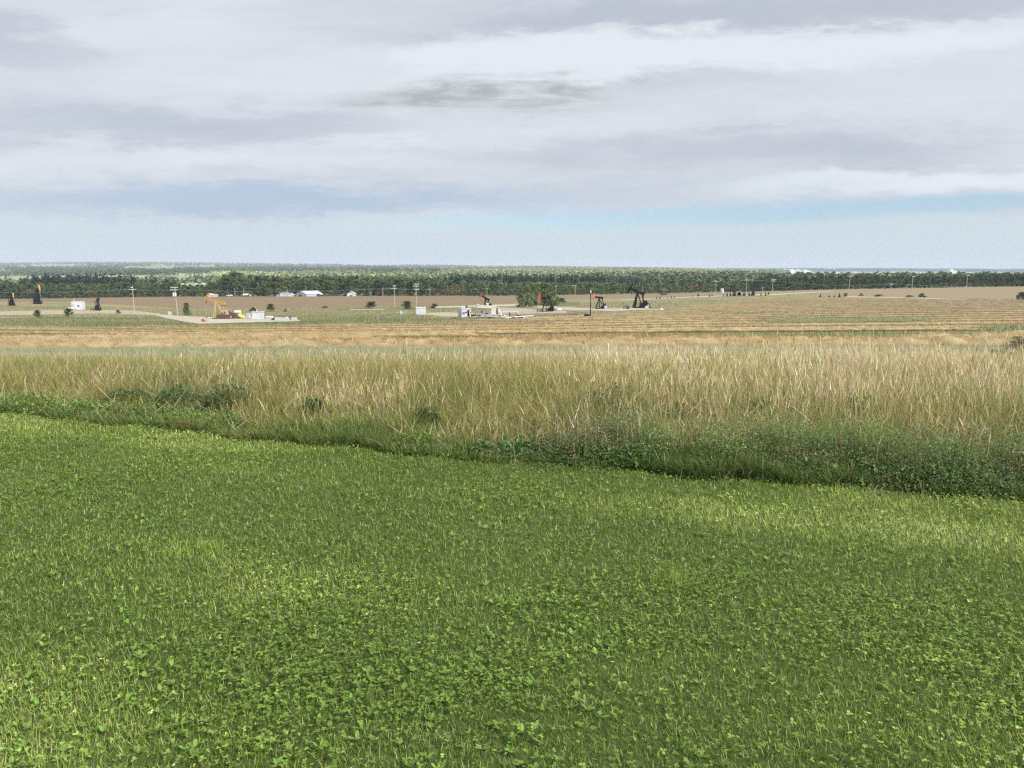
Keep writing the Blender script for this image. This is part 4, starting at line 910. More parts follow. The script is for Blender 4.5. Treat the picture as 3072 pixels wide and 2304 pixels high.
# ------------------------------------------------------------------ pumpjacks
def pumpjack(px, base, pivot_h, tilt, label, body, head, scale_px=None, yaw=0.0, skid=(-1.2, 7.6), leg_f=(-.9, -.25), brace=(1.9, 2.3), guard=None, beam=(2.7, 3.1), head_h=3.6, post='body', simple=False, motor='dark', hw=.45, tk=1.0):
    """x runs along the beam (horse head at -x), pivot of the beam above the origin; lengths for a pivot 5.7 m up, scaled"""
    g0 = hit(px, base); s = pivot_h * mpp(g0.y) / 5.7
    root = empty('pumpjack', g0, yaw, label, 'pumpjack', 'pumpjacks at work on the oil field'); root.scale = (s, s, s)
    B, H_, Pm = M[body], M[head], M[post] if post != 'body' else M[body]
    sk = MB()
    for y in (-.95, .95): sk.box((skid[0] + skid[1]) / 2, y, .22, skid[1] - skid[0], .28, .36)
    n_ = 6
    for i in range(n_): sk.box(skid[0] + .3 + (skid[1] - skid[0] - .6) * i / (n_ - 1), 0, .2, .22, 1.62, .26)
    sk.build('base_skid', M['dark'] if body != 'black' else B, root)
    P = MB()
    for y in (-1, 1):
        P.tube((leg_f[0], y * .95, .4), (-.08, y * .22, 5.45), .12, sq=(.20 * tk, .20 * tk)); P.tube((leg_f[1], y * .95, .4), (.12, y * .22, 5.45), .12, sq=(.16 * tk, .16 * tk))
        for z in (1.3, 2.4, 3.5, 4.5):
            f = z / 5.45; xa = leg_f[0] * (1 - f); xb = leg_f[1] * (1 - f); yy_ = y * (.95 - .73 * f); P.tube((xa, yy_, z), (xb + .02, yy_, z + .05), .05, sq=(.09, .09))
    for z in (1.3, 2.8, 4.2):
        f = z / 5.45; P.tube((leg_f[0] * (1 - f), -(.95 - .73 * f), z), (leg_f[0] * (1 - f), .95 - .73 * f, z), .05, sq=(.1, .1))
    for y in (-.5, .5): P.tube((brace[0], y, brace[1]), (.15, y * .4, 5.4), .09, sq=(.18 * tk, .18 * tk))
    P.box(0, 0, 5.52, .7, .62, .22); P.build('samson_post', Pm, root)
    ld = MB()
    for y in (-.2, .2): ld.tube((leg_f[0] - .22, y, .45), (-.35, y * .8, 5.3), .03, k=5)
    for i in range(15):
        f = (i + 1) / 16; x = (leg_f[0] - .22) * (1 - f) - .35 * f; ld.tube((x, -.2, .45 + 4.85 * f), (x, .2, .45 + 4.85 * f), .022, k=4)
    ld.build('ladder', Pm, root)
    # walking beam, tilted: built along x then turned about the pivot
    c, sn = math.cos(-tilt), math.sin(-tilt); zp = 5.85
    def rt(x, z): return (x * c - z * sn, zp + x * sn + z * c)
    def prism(mb, pts, y0, y1): mb.prism([rt(x, z) for x, z in pts], y0, y1)
    bm = MB(); L0, L1 = -beam[0], beam[1]
    if tk > 1: prism(bm, [(L0 - .1, -.22 * tk), (L1, -.22 * tk), (L1, .42 * tk), (L0 - .1, .3 * tk)], -.1, .1)
    prism(bm, [(L0, -.16), (L1, -.16), (L1, .40), (L0, .28)], -.05, .05)
    prism(bm, [(L0, .28), (L1, .40), (L1, .48), (L0, .36)], -.17, .17); prism(bm, [(L0, -.24), (L1, -.24), (L1, -.16), (L0, -.16)], -.17, .17)
    for x in np.linspace(L0 + .3, L1 - .3, 6): prism(bm, [(x - .03, -.16), (x + .03, -.16), (x + .03, .34), (x - .03, .34)], -.15, .15)
    bm.build('walking_beam', H_ if body == 'yellow' else B, root)
    sb = MB(); prism(sb, [(-.35, -.5), (.35, -.5), (.3, -.24), (-.3, -.24)], -.28, .28); prism(sb, [(L1 - .45, -.55), (L1 + .12, -.55), (L1 + .12, .5), (L1 - .45, .44)], -.24, .24); sb.build('centre_bearing', B, root)
    # horse head
    Rr = 3.35; a0, a1 = R(39), R(-33); hd = MB(); k = 12
    sc_ = head_h / 3.6
    outer = [(-Rr * math.cos(a0 + (a1 - a0) * i / k), Rr * sc_ * math.sin(a0 + (a1 - a0) * i / k)) for i in range(k + 1)]
    inner = [(L0 - .42, Rr * sc_ * math.sin(a1) + .25), (L0 + .02, -.85 * sc_), (L0 + .28, -.1), (L0 + .28, .55), (L0 + .22, 1.3 * sc_), (L0 + .12, Rr * sc_ * math.sin(a0) - .12)]
    prism(hd, outer + inner, -hw / 2, hw / 2); hd.build('horse_head', H_, root)
    tx, tz = rt(-Rr, 0); tt = rt(outer[0][0], outer[0][1]); xr = -Rr
    bl = MB(); low = rt(*outer[-1])
    for y in (-.13, .13): bl.tube((tt[0] - .02, y, tt[1]), (min(tx, xr) - .02, y, max(low[1] + 1.0, 2.6)), .02, k=5); bl.tube((min(tx, xr) - .02, y, max(low[1] + 1.0, 2.6)), (xr - .02, y, 1.9), .02, k=5)
    bl.box(xr, 0, 1.85, .2, .42, .12); bl.tube((xr, 0, 1.85), (xr, 0, .9), .025, k=6); bl.build('bridle', M['galv'], root)
    wh = MB(); wh.lathe((xr, 0, 0), [(.10, 0), (.10, .35), (.2, .36), (.2, .45), (.12, .46), (.12, .8), (.17, .82), (.17, .95), (.06, .98), (.06, 1.1)]); wh.tube((xr - .45, 0, .6), (xr + .45, 0, .6), .06); wh.lathe((xr - .5, 0, .6), [(.14, -.03), (.14, .03)], 'x', 10)
    wh.build('wellhead', M['red'] if body == 'yellow' else M['dark'], root)
    # gear reducer on its pedestal, cranks, weights, pitmans
    gx, gzz = 2.9, 2.15; pd = MB(); pd.box(gx, 0, .95, 2.0, 1.0, 1.1, bev=.1); pd.build('gear_pedestal', M[guard] if guard else B, root)
    gr = MB(); gr.prism([(gx - .75, 1.52), (gx + .75, 1.52), (gx + .85, 2.0), (gx + .5, 2.75), (gx - .5, 2.75), (gx - .85, 2.0)], -.42, .42); gr.build('gear_reducer', B if body != 'yellow' else M['straw_yellow'], root)
    ex, ez = rt(L1 - .15, -.7); ca = R(-112); crx, crz = gx + 1.05 * math.cos(ca), gzz + 1.05 * math.sin(ca)
    for y in (-.72, .72):
        cw = MB(); pts = []
        for i in range(9): q = ca + R(-42) + R(84) * i / 8; pts.append((gx + 1.75 * math.cos(q), gzz + 1.75 * math.sin(q)))
        pts += [(gx + .32 * math.cos(ca + R(90)), gzz + .32 * math.sin(ca + R(90))), (gx - .35 * math.cos(ca), gzz - .35 * math.sin(ca)), (gx + .32 * math.cos(ca - R(90)), gzz + .32 * math.sin(ca - R(90)))]
        cw.prism(pts, y - .14, y + .14); cw.build('crank', B if body != 'yellow' else M['rust'], root)
        pt = MB(); yo = .98 if y > 0 else -.98; pt.tube((crx, yo, crz), (ex, yo, ez), .07, sq=(.14 * tk, .14 * tk)); pt.tube((crx, y, crz), (crx, yo + .05, crz), .09); pt.build('pitman_arm', Pm, root)
    eq = MB(); eq.box(ex, 0, ez, .34, 2.2, .3); eq.tube((ex, 0, ez), rt(L1 - .15, -.3)[:1] + (0,) + rt(L1 - .15, -.3)[1:], .14); eq.build('equaliser_bar', B if body != 'yellow' else M['dark'], root)
    mo = MB(); mx_ = min(skid[1] - .9, 5.6); mo.lathe((mx_ - .45, 0, 1.15), [(.3, 0), (.42, .08), (.42, .85), (.3, .95)], 'x', 14); mo.box(mx_, 0, .56, 1.1, .8, .36); mo.build('motor', M[motor], root)
    bg = MB(); bg.prism([(gx + .4, 1.5), (mx_ - .1, .7), (mx_ + .45, .9), (mx_ + .35, 1.65), (gx + .7, 2.55), (gx + .3, 2.3)], .5, .62); bg.build('belt_guard', M[motor] if body != 'yellow' else M['rust'], root)
    if tk > 1:
        eh = MB(); eh.prism([(.9, .35), (min(4.3, skid[1] - .1), .35), (min(4.3, skid[1] - .1), 1.3), (3.6, 1.9), (2.2, 2.1), (1.2, 1.5), (.9, .9)], -.95, .95); eh.box(gx, 0, 2.5, 1.3, .9, .5, bev=.1); eh.build('engine_cover', B, root)
    fr = MB()
    for y in (-1.35, 1.35):
        for z in (.95, 1.45): fr.tube((.4, y, z), (4.6, y, z), .03, k=5)
        for x in (.4, 1.8, 3.2, 4.6): fr.tube((x, y, .1), (x, y, 1.45), .03, k=5)
    fr.build('guard_rail', M[guard] if guard else B, root)
    return root, s
pj, s = pumpjack(651, 957, 53, R(15.5), 'yellow pumpjack with rusty brown engine skid, largest on the left', 'yellow', 'yellow', guard='rust', post='straw_yellow', skid=(-1.2, 8.6), motor='rust', beam=(2.7, 3.1))
# its enclosed engine skid and side tanks
m = MB(); m.box(2.6, -1.25, .95, 4.2, .12, 1.2); m.box(6.6, 0, 1.0, 1.9, 1.7, 1.2, bev=.08)
for x in (.6, 1.3, 2.0, 2.7, 3.4, 4.1, 4.65): m.box(x, -1.33, .95, .1, .05, 1.2)
m.build('engine_house', M['rust'], pj)
m = MB(); m.box(3.4, -1.36, 1.75, .45, .06, .25); m.box(4.2, -1.36, 1.72, .5, .06, .25); m.build('side_plate', M['white'], pj)
m = MB(); m.lathe((5.7, .4, 2.25), [(.2, 0), (.5, .08), (.5, 2.0), (.2, 2.08)], 'x', 18); m.build('fuel_tank', M['white'], pj, smooth=False)
m = MB(); m.prism([(7.2, 1.7), (7.9, 1.75), (8.9, .5), (8.5, .42), (7.7, .7), (7.3, 1.2)], -.9, .1); m.build('belt_cover', M['bright_yellow'], pj)
pumpjack(1911, 924, 47, R(24), 'largest black pumpjack, all black with its head raised high', 'black', 'black', skid=(-1.5, 5.0), leg_f=(-1.35, -.6), brace=(1.6, 1.2), beam=(2.9, 2.6), head_h=3.9, motor='dark', tk=1.7, hw=.6)
pumpjack(1797, 927, 33, R(6), 'small black pumpjack with an orange-red head beside the tall flare pole', 'black', 'orange', skid=(-1.9, 4.0), leg_f=(-1.7, .15), brace=(1.6, 2.3), beam=(2.6, 1.9), head_h=4.0, guard='rust', tk=1.7, hw=.7)
pumpjack(1636, 935, 39, R(1), 'black pumpjack with a dark red head in front of the aspen grove', 'black', 'red', skid=(-2.2, 3.6), leg_f=(-1.3, .5), brace=(1.6, 2.0), beam=(2.4, 2.2), head_h=3.9, tk=1.8, hw=.7)
pumpjack(1456, 925, 30, R(31), 'black pumpjack with a bright red head behind the cream building', 'black', 'red', skid=(-1.2, 4.0), leg_f=(-.8, .1), beam=(2.7, 2.6), head_h=3.6, tk=1.8, hw=.7)
pumpjack(296, 932, 33, R(8), 'black pumpjack seen end-on right of the white shed', 'black', 'black', yaw=R(128), skid=(-1.5, 4.2), leg_f=(-1.2, .3), motor='galv', tk=1.8)
pumpjack(116, 912, 40, R(20), 'black pumpjack with an orange head, second from the left edge', 'black', 'orange', yaw=R(137), skid=(-1.2, 3.8), leg_f=(-1.1, .3), motor='white', hw=.6, tk=2.2, head_h=3.0)
pumpjack(38, 917, 32, R(-12), 'black pumpjack with an amber head, nearest the left edge', 'black', 'yellow', yaw=R(136), skid=(-1.2, 3.8), leg_f=(-1.0, .3), motor='white', hw=.5, tk=2.2, head_h=2.6)

# ------------------------------------------------------------------ sheds, tanks and gear
def wall_panel(mb, w, d, h, gable_z=0.0):
    """box walls with optional gable ends on the y faces; x width, y depth"""
    x, y = w / 2, d / 2
    vs = [(-x, -y, 0), (x, -y, 0), (x, y, 0), (-x, y, 0), (-x, -y, h), (x, -y, h), (x, y, h), (-x, y, h)]
    fs = [(0, 1, 5, 4), (1, 2, 6, 5), (2, 3, 7, 6), (3, 0, 4, 7), (0, 3, 2, 1)]
    if gable_z:
        vs += [(0, -y, h + gable_z), (0, y, h + gable_z)]; fs += [(4, 5, 8), (7, 6, 9)[::-1], ]
    fs.append((4, 5, 6, 7)); mb.add(vs, fs)
def gable_roof(w, d, h, rise, over=.2, th=.12):
    m = MB(); x = w / 2 + over; y = d / 2 + over; k = rise / (w / 2)
    for sgn in (-1, 1):
        a, b = (0, h + rise + .02), (sgn * x, h - over * k + .02)
        m.prism([a, b, (b[0], b[1] + th), (0, a[1] + th)], -y, y)
    return m
def building(name, px0, px1, base, top_eave, label, wall, roof, depth, rise_px=0, yaw=0.0, group=None, cat='shed', gable_axis='y', over=.15):
    pc = (px0 + px1) / 2; g0 = hit(pc, base); mp = mpp(g0.y)
    w = (px1 - px0) * mp; h = (base - top_eave) * mp
    loc = Vector((g0.x, g0.y, g0.z)); root = empty(name, loc, yaw, label, cat, group)
    m = MB()
    if gable_axis == 'y': wall_panel(m, w, depth, h, rise_px * mp)
    else: wall_panel(m, w, depth, h)
    m.build('wall', M[wall], root)
    if rise_px: gable_roof(w, depth, h, rise_px * mp, over).build('roof', M[roof], root)
    else:
        r = MB(); r.box(0, 0, h + .08, w + 2 * over, depth + 2 * over, .14); r.build('roof', M[roof], root)
    return root, w, h, mp
def opening(root, name, x, z, w, h, y, mat, frame=None):
    m = MB(); m.box(x, y, z, w, .05, h); o = m.build(name, M[mat], root)
    if frame:
        f = MB(); t = .08
        for dx in (-1, 1): f.box(x + dx * (w / 2 + t / 2), y - .01, z, t, .08, h + 2 * t)
        for dz in (-1, 1): f.box(x, y - .012, z + dz * (h / 2 + t / 2), w, .08, t)
        f.build('frame', M[frame], o)
    return o
# white shed at the left, with its propane tank
r, w, h, mp = building('site_shed', 221, 251, 929, 905, 'white shed with a small dark window, beside a white horizontal tank', 'white', 'white', 3.6, yaw=R(8))
opening(r, 'window', w * .15, h * .50, .75, .75, -1.82, 'glass', 'galv'); opening(r, 'door', -w * .32, h * .40, 1.0, h * .78, -1.82, 'galv', 'white')
m = MB(); m.lathe((-w * .38, 0, h + .14), [(.16, 0), (.16, .75), (.26, .8), (.26, .95), (.05, 1.05)]); m.build('vent_pipe', M['galv'], r)
def htank(px, base, length_px, dia_px, label, mat='white', group='horizontal tanks on the well pads', yaw=0.0, lift=0.15):
    g0 = hit(px, base); mp = mpp(g0.y); L = length_px * mp; rr = dia_px * mp / 2; root = empty('storage_tank', g0, yaw, label, 'tank', group)
    m = MB(); pr = [(rr * math.sin(q), -L / 2 + rr * .6 * (1 - math.cos(q))) for q in np.linspace(.05, math.pi / 2, 6)]
    pr += [(rr * math.sin(q), L / 2 - rr * .6 * (1 - math.cos(q))) for q in np.linspace(math.pi / 2, .05, 6)]
    m.lathe((0, 0, rr + lift), pr, 'x', 20); m.build('shell', M[mat], root, smooth=True)
    for x in (-L * .28, L * .28):
        f = MB(); f.box(x, 0, (lift + rr * .25) / 2, .2, rr * 1.3, lift + rr * .25); f.build('saddle', M['galv'], root)
    return root
htank(214, 930, 17, 6.5, 'short white propane tank at the left wall of the white shed')
# little pipe rack next to the end-on pumpjack
def pipe_rack(px, base, wpx, hpx, label, mat='black', n=3, name='pipe_rack'):
    g0 = hit(px, base); mp = mpp(g0.y); w = wpx * mp; h = hpx * mp; m = MB()
    for y in (-.35, .35): m.tube((-w / 2, y, h), (w / 2, y, h), .09, k=6)
    for i in range(n):
        x = -w / 2 + w * i / (n - 1)
        for y in (-.35, .35): m.tube((x, y, 0), (x, y, h), .08, k=6)
        m.tube((x, -.35, h * .95), (x, .35, h * .95), .07, k=6)
    o = m.build(name, M[mat]); o.location = g0; return tag(o, label, 'pipe rack', 'pipe racks beside the wells')
pipe_rack(281, 933, 17, 6, 'low black pipe rack left of the end-on pumpjack')
pipe_rack(1619, 937, 15, 7, 'low black pipe rack left of the pumpjack by the grove')
pipe_rack(1845, 935, 22, 8, 'pale pipe rack between the two pumpjacks on the right', 'concrete', 4)
# small pale cabinet near the pole
def cabinet(px, base, wpx, hpx, label, mat, depth=1.0, name='equipment_cabinet', cat='cabinet', legs=False, yaw=0.0, group='small equipment cabinets'):
    g0 = hit(px, base); mp = mpp(g0.y); w = wpx * mp; h = hpx * mp; root = empty(name, g0, yaw, label, cat, group); z0 = .25 if legs else .02
    m = MB(); m.box(0, 0, z0 + (h - z0) / 2, w, depth, h - z0, bev=.05); m.box(0, 0, h + .03, w + .1, depth + .1, .08); m.build('casing', M[mat], root)
    m = MB(); m.box(0, -depth / 2 - .025, z0 + (h - z0) * .5, w * .8, .05, (h - z0) * .8); m.box(w * .3, -depth / 2 - .07, z0 + (h - z0) * .5, .06, .05, .2); m.build('door', M['galv'] if mat != 'galv' else M['white'], root)
    m = MB()
    for x in (-.4, .4):
        for y in (-.35, .35): m.box(x * w, y * depth, z0 / 2, .12, .12, z0)
    m.build('feet', M['dark'], root); return root
cabinet(510, 945, 10, 10, 'pale pinkish hut-shaped box below the pole with the transformers', 'concrete', 1.0, yaw=.3)
cabinet(717 + 15, 954, 5, 9, 'slim white cabinet right of the yellow belt cover', 'white', .6)
cabinet(746, 956, 12, 8, 'low white box on feet beside the corrugated shed', 'white', 1.0, legs=True)
cabinet(745, 948, 11, 8, 'upper white box behind the low one beside the corrugated shed', 'white', 1.0)
# corrugated shed
r, w, h, mp = building('corrugated_shed', 758, 792, 957, 936, 'silver-white corrugated shed right of the yellow pumpjack', 'white_rib', 'galv', 2.9, yaw=R(14))
m = MB(); m.lathe((-w * .1, 0, h + .15), [(.12, 0), (.12, .35), (.22, .4), (.22, .5), (.04, .6)]); m.build('roof_vent', M['white'], r)
m = MB(); m.box(0, 0, .02, w + .3, 3.1, .16); m.build('skid', M['dark'], r); opening(r, 'door', w * .28, h * .47, .9, h * .8, -1.47, 'galv', 'white')
# white trough and concrete blocks
htank(809, 957, 24, 6, 'long low white tank between the corrugated shed and the blocks', lift=.3)
def block(px, base, wpx, hpx, label, peak=0.0, mat='concrete', depth=1.1):
    g0 = hit(px, base); mp = mpp(g0.y); w = wpx * mp; h = hpx * mp; m = MB()
    m.prism([(-w / 2, 0), (w / 2, 0), (w / 2, h - .08), (w / 2 - .08, h), (0, h + peak * mp), (-w / 2 + .08, h), (-w / 2, h - .08)], -depth / 2, depth / 2)
    o = m.build('concrete_block', M[mat]); o.location = g0; o.rotation_euler.z = random.uniform(-.1, .1); return tag(o, label, 'concrete block', 'pale concrete blocks on the yellow pumpjack pad')
block(835, 961, 18, 9, 'pale rectangular block, leftmost of the row at the pad end')
block(857, 961, 18, 8, 'pale block with a peaked top in the middle of the row', 2.5)
block(882, 960, 16, 7.5, 'pale rectangular block, rightmost of the row at the pad end')
cabinet(868, 960, 6.5, 6.5, 'dark louvred box between two pale blocks', 'dark', .9)
m = MB(); g0 = hit(821, 961); m.lathe((0, 0, .0), [(.25, 0), (.25, .1), (.1, .12), (.1, .5), (.3, .52), (.3, .62), (.08, .64), (.08, .8)]); m.tube((-.8, 0, .35), (.8, 0, .35), .1); m.tube((-.5, -.1, .1), (.6, .1, .75), .09)
o = m.build('pipe_valve', M['black']); o.location = g0; tag(o, 'black valve assembly left of the pale concrete blocks', 'valve', 'valve assemblies')
# white markers in the grass
def marker(px, base, hpx, label, mat='white', r=.22):
    g0 = hit(px, base); h = hpx * mpp(g0.y); m = MB(); m.tube((0, 0, 0), (0, 0, h * .65), .06, k=6); m.lathe((0, 0, h * .6), [(r * .6, 0), (r, h * .12), (r, h * .3), (r * .5, h * .4)], 'z', 10)
    o = m.build('marker_post', M[mat]); o.location = g0; tag(o, label, 'marker post', 'white marker posts in the pasture')
marker(867, 929, 5, 'white-topped marker post beside the tiny bush in the pasture'); marker(767, 930, 9, 'white-topped post behind the corrugated shed'); marker(1612, 954, 6, 'pale yellow marker left of the second gravel strip', 'straw_yellow', .4)
marker(1550 - 116, 925, 13, 'tall white vent post behind the cream building', 'white', .5)
# teal wellhead
g0 = hit(1202, 943); mp = mpp(g0.y); root = empty('teal_wellhead', g0, 0, 'faded teal pipework frame in the pasture below the big bush', 'wellhead'); m = MB()
for x in (-11, -4, 4, 11):
    m.tube((x * mp, 0, 0), (x * mp, 0, 6.5 * mp), .09, k=6)
m.tube((-11 * mp, 0, 6 * mp), (11 * mp, 0, 6 * mp), .1, k=6); m.tube((-11 * mp, .8, 4 * mp), (11 * mp, .8, 4 * mp), .08, k=6); m.build('frame_tubes', M['teal'], root)
m = MB(); m.lathe((0, 0, 0), [(.5, 0), (.5, 6 * mp), (.3, 8 * mp), (.3, 11 * mp), (.12, 11.2 * mp), (.12, 14 * mp)], 'z', 14); m.lathe((4 * mp, .2, 2 * mp), [(.35, 0), (.35, 5 * mp), (.1, 6 * mp)]); m.build('separator', M['teal'], root)
# white container
r, w, h, mp = building('white_container', 1248, 1277, 944, 923, 'white ribbed container with a flat lid under the three-armed pole', 'white_rib', 'white', 2.8, yaw=R(10), cat='container')
m = MB(); m.box(0, 0, -.05, w * .95, 2.5, .2); m.build('skid', M['dark'], r); m = MB(); m.tube((-w * .5, -1.0, h * .3), (-w * .5 - .25, -1.0, h * .3), .1); m.tube((-w * .5 - .25, -1.0, 0), (-w * .5 - .25, -1.0, h * 1.0), .06); m.build('drain_pipe', M['galv'], r)
# grey site shed
r, w, h, mp = building('grey_site_shed', 1379, 1408, 951, 926, 'blue-grey shed with a red warning sign and open dark doorway', 'white_rib', 'galv', 3.4, yaw=R(22))
opening(r, 'door', w * .23, h * .46, .75, h * .8, -1.72, 'black', 'white'); opening(r, 'window', -w * .03, h * .60, .55, .5, -1.72, 'glass', 'white'); opening(r, 'window', w * .42, h * .58, .4, .5, -1.72, 'glass', 'white')
m = MB(); m.box(-w * .30, -1.73, h * .50, .75, .04, .8); m.build('warning_sign', M['red'], r, label='faded red warning sign'); m = MB(); m.box(-w / 2 - .02, 0, h * .5, .04, 3.3, h * .96); m.build('shaded_end_panel', M['shaded_white'], r, label='end wall with its shade painted blue-grey')  # left end wall carries its shade in the colour of this panel
m = MB(); m.box(-w / 2 - .06, -.6, h * .42, .05, .35, .4); m.build('vent_grille', M['dark'], r)
for x in (-w * .2, -w * .02): m = MB(); m.lathe((x, 0, h + .14), [(.14, 0), (.14, .4), (.25, .42), (.25, .55), (.03, .65)]); m.build('roof_vent', M['white'], r)
# cream building: long side to the left, gable end to the right
g0 = hit(1467, 946); mp = mpp(g0.y); root = empty('cream_building', g0, R(-42), 'cream metal building with gable roof, biggest building of the oil site', 'building'); W_, D_, Hh, Ri = 4.9, 6.1, 22 * mp, 6.5 * mp
root.rotation_euler.z = R(-38 + 90)      # local x across the gable; ridge along local y
m = MB(); wall_panel(m, W_, D_, Hh, Ri); m.build('wall', M['cream'], root); gable_roof(W_, D_, Hh, Ri, .25, .14).build('roof', M['cream_roof'], root)
def on_left(name, y, z, dy, dz, mat, frame=None):      # openings on the long wall (local -x)
    m = MB(); m.box(-W_ / 2 - .02, y, z, .05, dy, dz); o = m.build(name, M[mat], root)
    if frame:
        f = MB()
        for q in (-1, 1): f.box(-W_ / 2 - .03, y + q * (dy / 2 + .05), z, .08, .1, dz + .2); f.box(-W_ / 2 - .032, y, z + q * (dz / 2 + .05), .08, dy, .1)
        f.build('frame', M[frame], o)
on_left('window', 1.0, Hh * .52, .55, .9, 'rust', 'cream_roof'); on_left('vent_grille', -1.1, Hh * .28, 1.1, .45, 'black')
o = opening(root, 'door', W_ * .08, Hh * .45, .95, Hh * .82, -D_ / 2 - .02, 'dark', 'cream_roof'); opening(root, 'window', W_ * .08, Hh * .98, .9, .3, -D_ / 2 - .02, 'dark')
opening(root, 'wall_panel', W_ * .30, Hh * .28, .5, .5, -D_ / 2 - .02, 'rust'); opening(root, 'wall_panel', -W_ * .26, Hh * .80, .4, .4, -D_ / 2 - .02, 'galv')
m = MB(); m.lathe((0, .6, Hh + Ri), [(.28, 0), (.28, .5), (.42, .55), (.42, .75), (.08, .9)]); m.build('roof_vent', M['white'], root)
# long white pipelines on low stands, with black valves
def pipeline(pts, r_, z, label, mat='white'):
    g = [hit(px, b) for px, b in pts]; c0 = g[0]; root = empty('pipeline', c0, 0, label, 'pipeline', 'pipelines in front of the cream building'); m = MB()
    q = [v - c0 + Vector((0, 0, z)) for v in g]
    for a, b in zip(q, q[1:]): m.tube(a, b, r_, k=8)
    m.build('pipe', M[mat], root)
    for a, b in zip(q, q[1:]):
        for t in (.12, .6):
            p = a.lerp(b, t); f = MB(); f.box(p.x, p.y, p.z / 2 - .05, .16, .5, p.z + .1); f.build('stand', M['dark'], root)
pipeline([(1408, 948), (1450, 952), (1503, 953)], .16, .75, 'upper white pipeline running from the grey shed past the cream building')
pipeline([(1430, 953), (1480, 955), (1520, 957), (1575, 953), (1600, 951)], .15, .35, 'lower white pipeline running on towards the pink panel')
def valve(px, base, hpx, label, mat='black', k=1.0):
    g0 = hit(px, base); h = hpx * mpp(g0.y); m = MB(); m.lathe((0, 0, 0), [(.28 * k, 0), (.28 * k, h * .3), (.16 * k, h * .34), (.16 * k, h * .6), (.3 * k, h * .64), (.3 * k, h * .76), (.1 * k, h * .8), (.1 * k, h)])
    m.tube((-.55 * k, 0, h * .45), (.55 * k, 0, h * .45), .13 * k); m.lathe((-.55 * k, 0, h * .45), [(.24 * k, -.05), (.24 * k, .05)], 'x', 10); m.lathe((.55 * k, 0, h * .45), [(.24 * k, -.05), (.24 * k, .05)], 'x', 10)
    o = m.build('pipe_valve', M[mat]); o.location = g0; return tag(o, label, 'valve', 'valve assemblies')
valve(1414, 950, 7, 'black valve between the grey shed and the cream building', k=1.4); valve(1426, 948, 9, 'black curved valve cluster at the left wall of the cream building', k=1.3); valve(1437, 950, 9, 'slim black valve under the left corner of the cream building')
valve(1503, 950, 6, 'black valve at the right corner of the cream building', k=1.2); valve(1537, 956, 5, 'black flange on the lower pipeline right of the building', k=1.2); valve(1555, 953, 9, 'black valve below the right leg of the white pipe frame', k=1.2)
valve(1472, 955, 4, 'black flange on the lower pipeline below the building'); valve(1564, 955, 5, 'dark valve beside the pink panel')
# tall white pipe frame (goal-post shape)
g0 = hit(1530, 951); mp = mpp(g0.y); root = empty('goal_post_pipework', g0, 0, 'white goal-post shaped pipe frame right of the cream building', 'pipe frame'); m = MB(); a = 26 * mp; h = 15 * mp
m.tube((-a, 0, 0), (-a, 0, h), .10); m.tube((-a, 0, h), (a, 0, h), .10); m.tube((a, 0, h), (a, 0, 0), .10); m.tube((-a, .5, h * .1), (-a * .2, 2.5, h * .1), .1); m.build('pipe', M['white'], root)
m = MB(); m.tube((-1.5 * mp, 0, 0), (-1.5 * mp, 0, h * .95), .11); m.tube((-3 * mp, 0, h * .95), (1 * mp, 0, h * .95), .1); m.build('black_riser', M['black'], root)
g0 = hit(1576, 958); mp = mpp(g0.y); m = MB(); m.box(0, 0, 3.2 * mp, 15 * mp, .5, 6.2 * mp, bev=.05); m.box(7 * mp, 0, 3.6 * mp, .2, .6, 7 * mp); o = m.build('pink_panel', M['pink']); o.location = g0; tag(o, 'faded pink panel box at the right end of the pipelines', 'panel')
g0 = hit(1535, 948); mp = mpp(g0.y); m = MB(); V, Q, T = quads(np.random.default_rng(3), np.random.default_rng(4).standard_normal((200, 3)) * np.array([1.6, .7, .25]) + np.array([0, 0, .4]), np.full(200, .18), np.full(200, 1.0)); o = np_mesh('dry_brush', V, Q, M['canopy'], np.repeat(vary((.34, .28, .18), 200), 4, 0)); o.location = g0 + Vector((0, 3, 0)); tag(o, 'low heap of dry brush seen through the white pipe frame', 'brush')
# tank right of the grove pumpjack, seen on a pedestal
htank(1678, 937, 13, 6.5, 'white tank on a black stand right of the pumpjack by the grove', lift=.6)
htank(1984, 932, 10, 5.5, 'small white tank right of the largest black pumpjack')
cabinet(1612 - 24, 934, 5, 5, 'tiny pale box left of the black pipe rack by the grove', 'concrete', .6)
g0 = hit(1817, 927); cabinet(1817, 927, 10, 11, 'brownish engine box behind the small orange-headed pumpjack', 'rust', 1.2)
cabinet(1939, 926, 8, 7, 'white cylinder-like box at the foot of the largest black pumpjack', 'white', .8); valve(1944, 924, 12, 'white upright vent pipes at the foot of the largest black pumpjack', 'white', .7)
valve(1840, 926, 5, 'pale yellow fitting between the right-hand pumpjacks', 'straw_yellow', 1.0); valve(1861, 926, 5, 'pale fitting left of the curled black pipe', 'straw_yellow', .9)
# curled black pipe
g0 = hit(1878, 927); mp = mpp(g0.y); m = MB(); m.tube((-7 * mp, 0, 0), (-7 * mp, 0, 7 * mp), .12); m.tube((-7 * mp, 0, 7 * mp), (4 * mp, 0, 7.5 * mp), .13); m.tube((4 * mp, 0, 7.5 * mp), (6 * mp, 0, 3 * mp), .2); m.lathe((6 * mp, 0, 0), [(.5, 0), (.55, 3 * mp), (.3, 5 * mp)]); m.tube((-4 * mp, 0, 2 * mp), (5 * mp, 0, 2.5 * mp), .14)
o = m.build('black_pipework', M['black']); o.location = g0; tag(o, 'curled black pipework left of the largest black pumpjack', 'pipework')
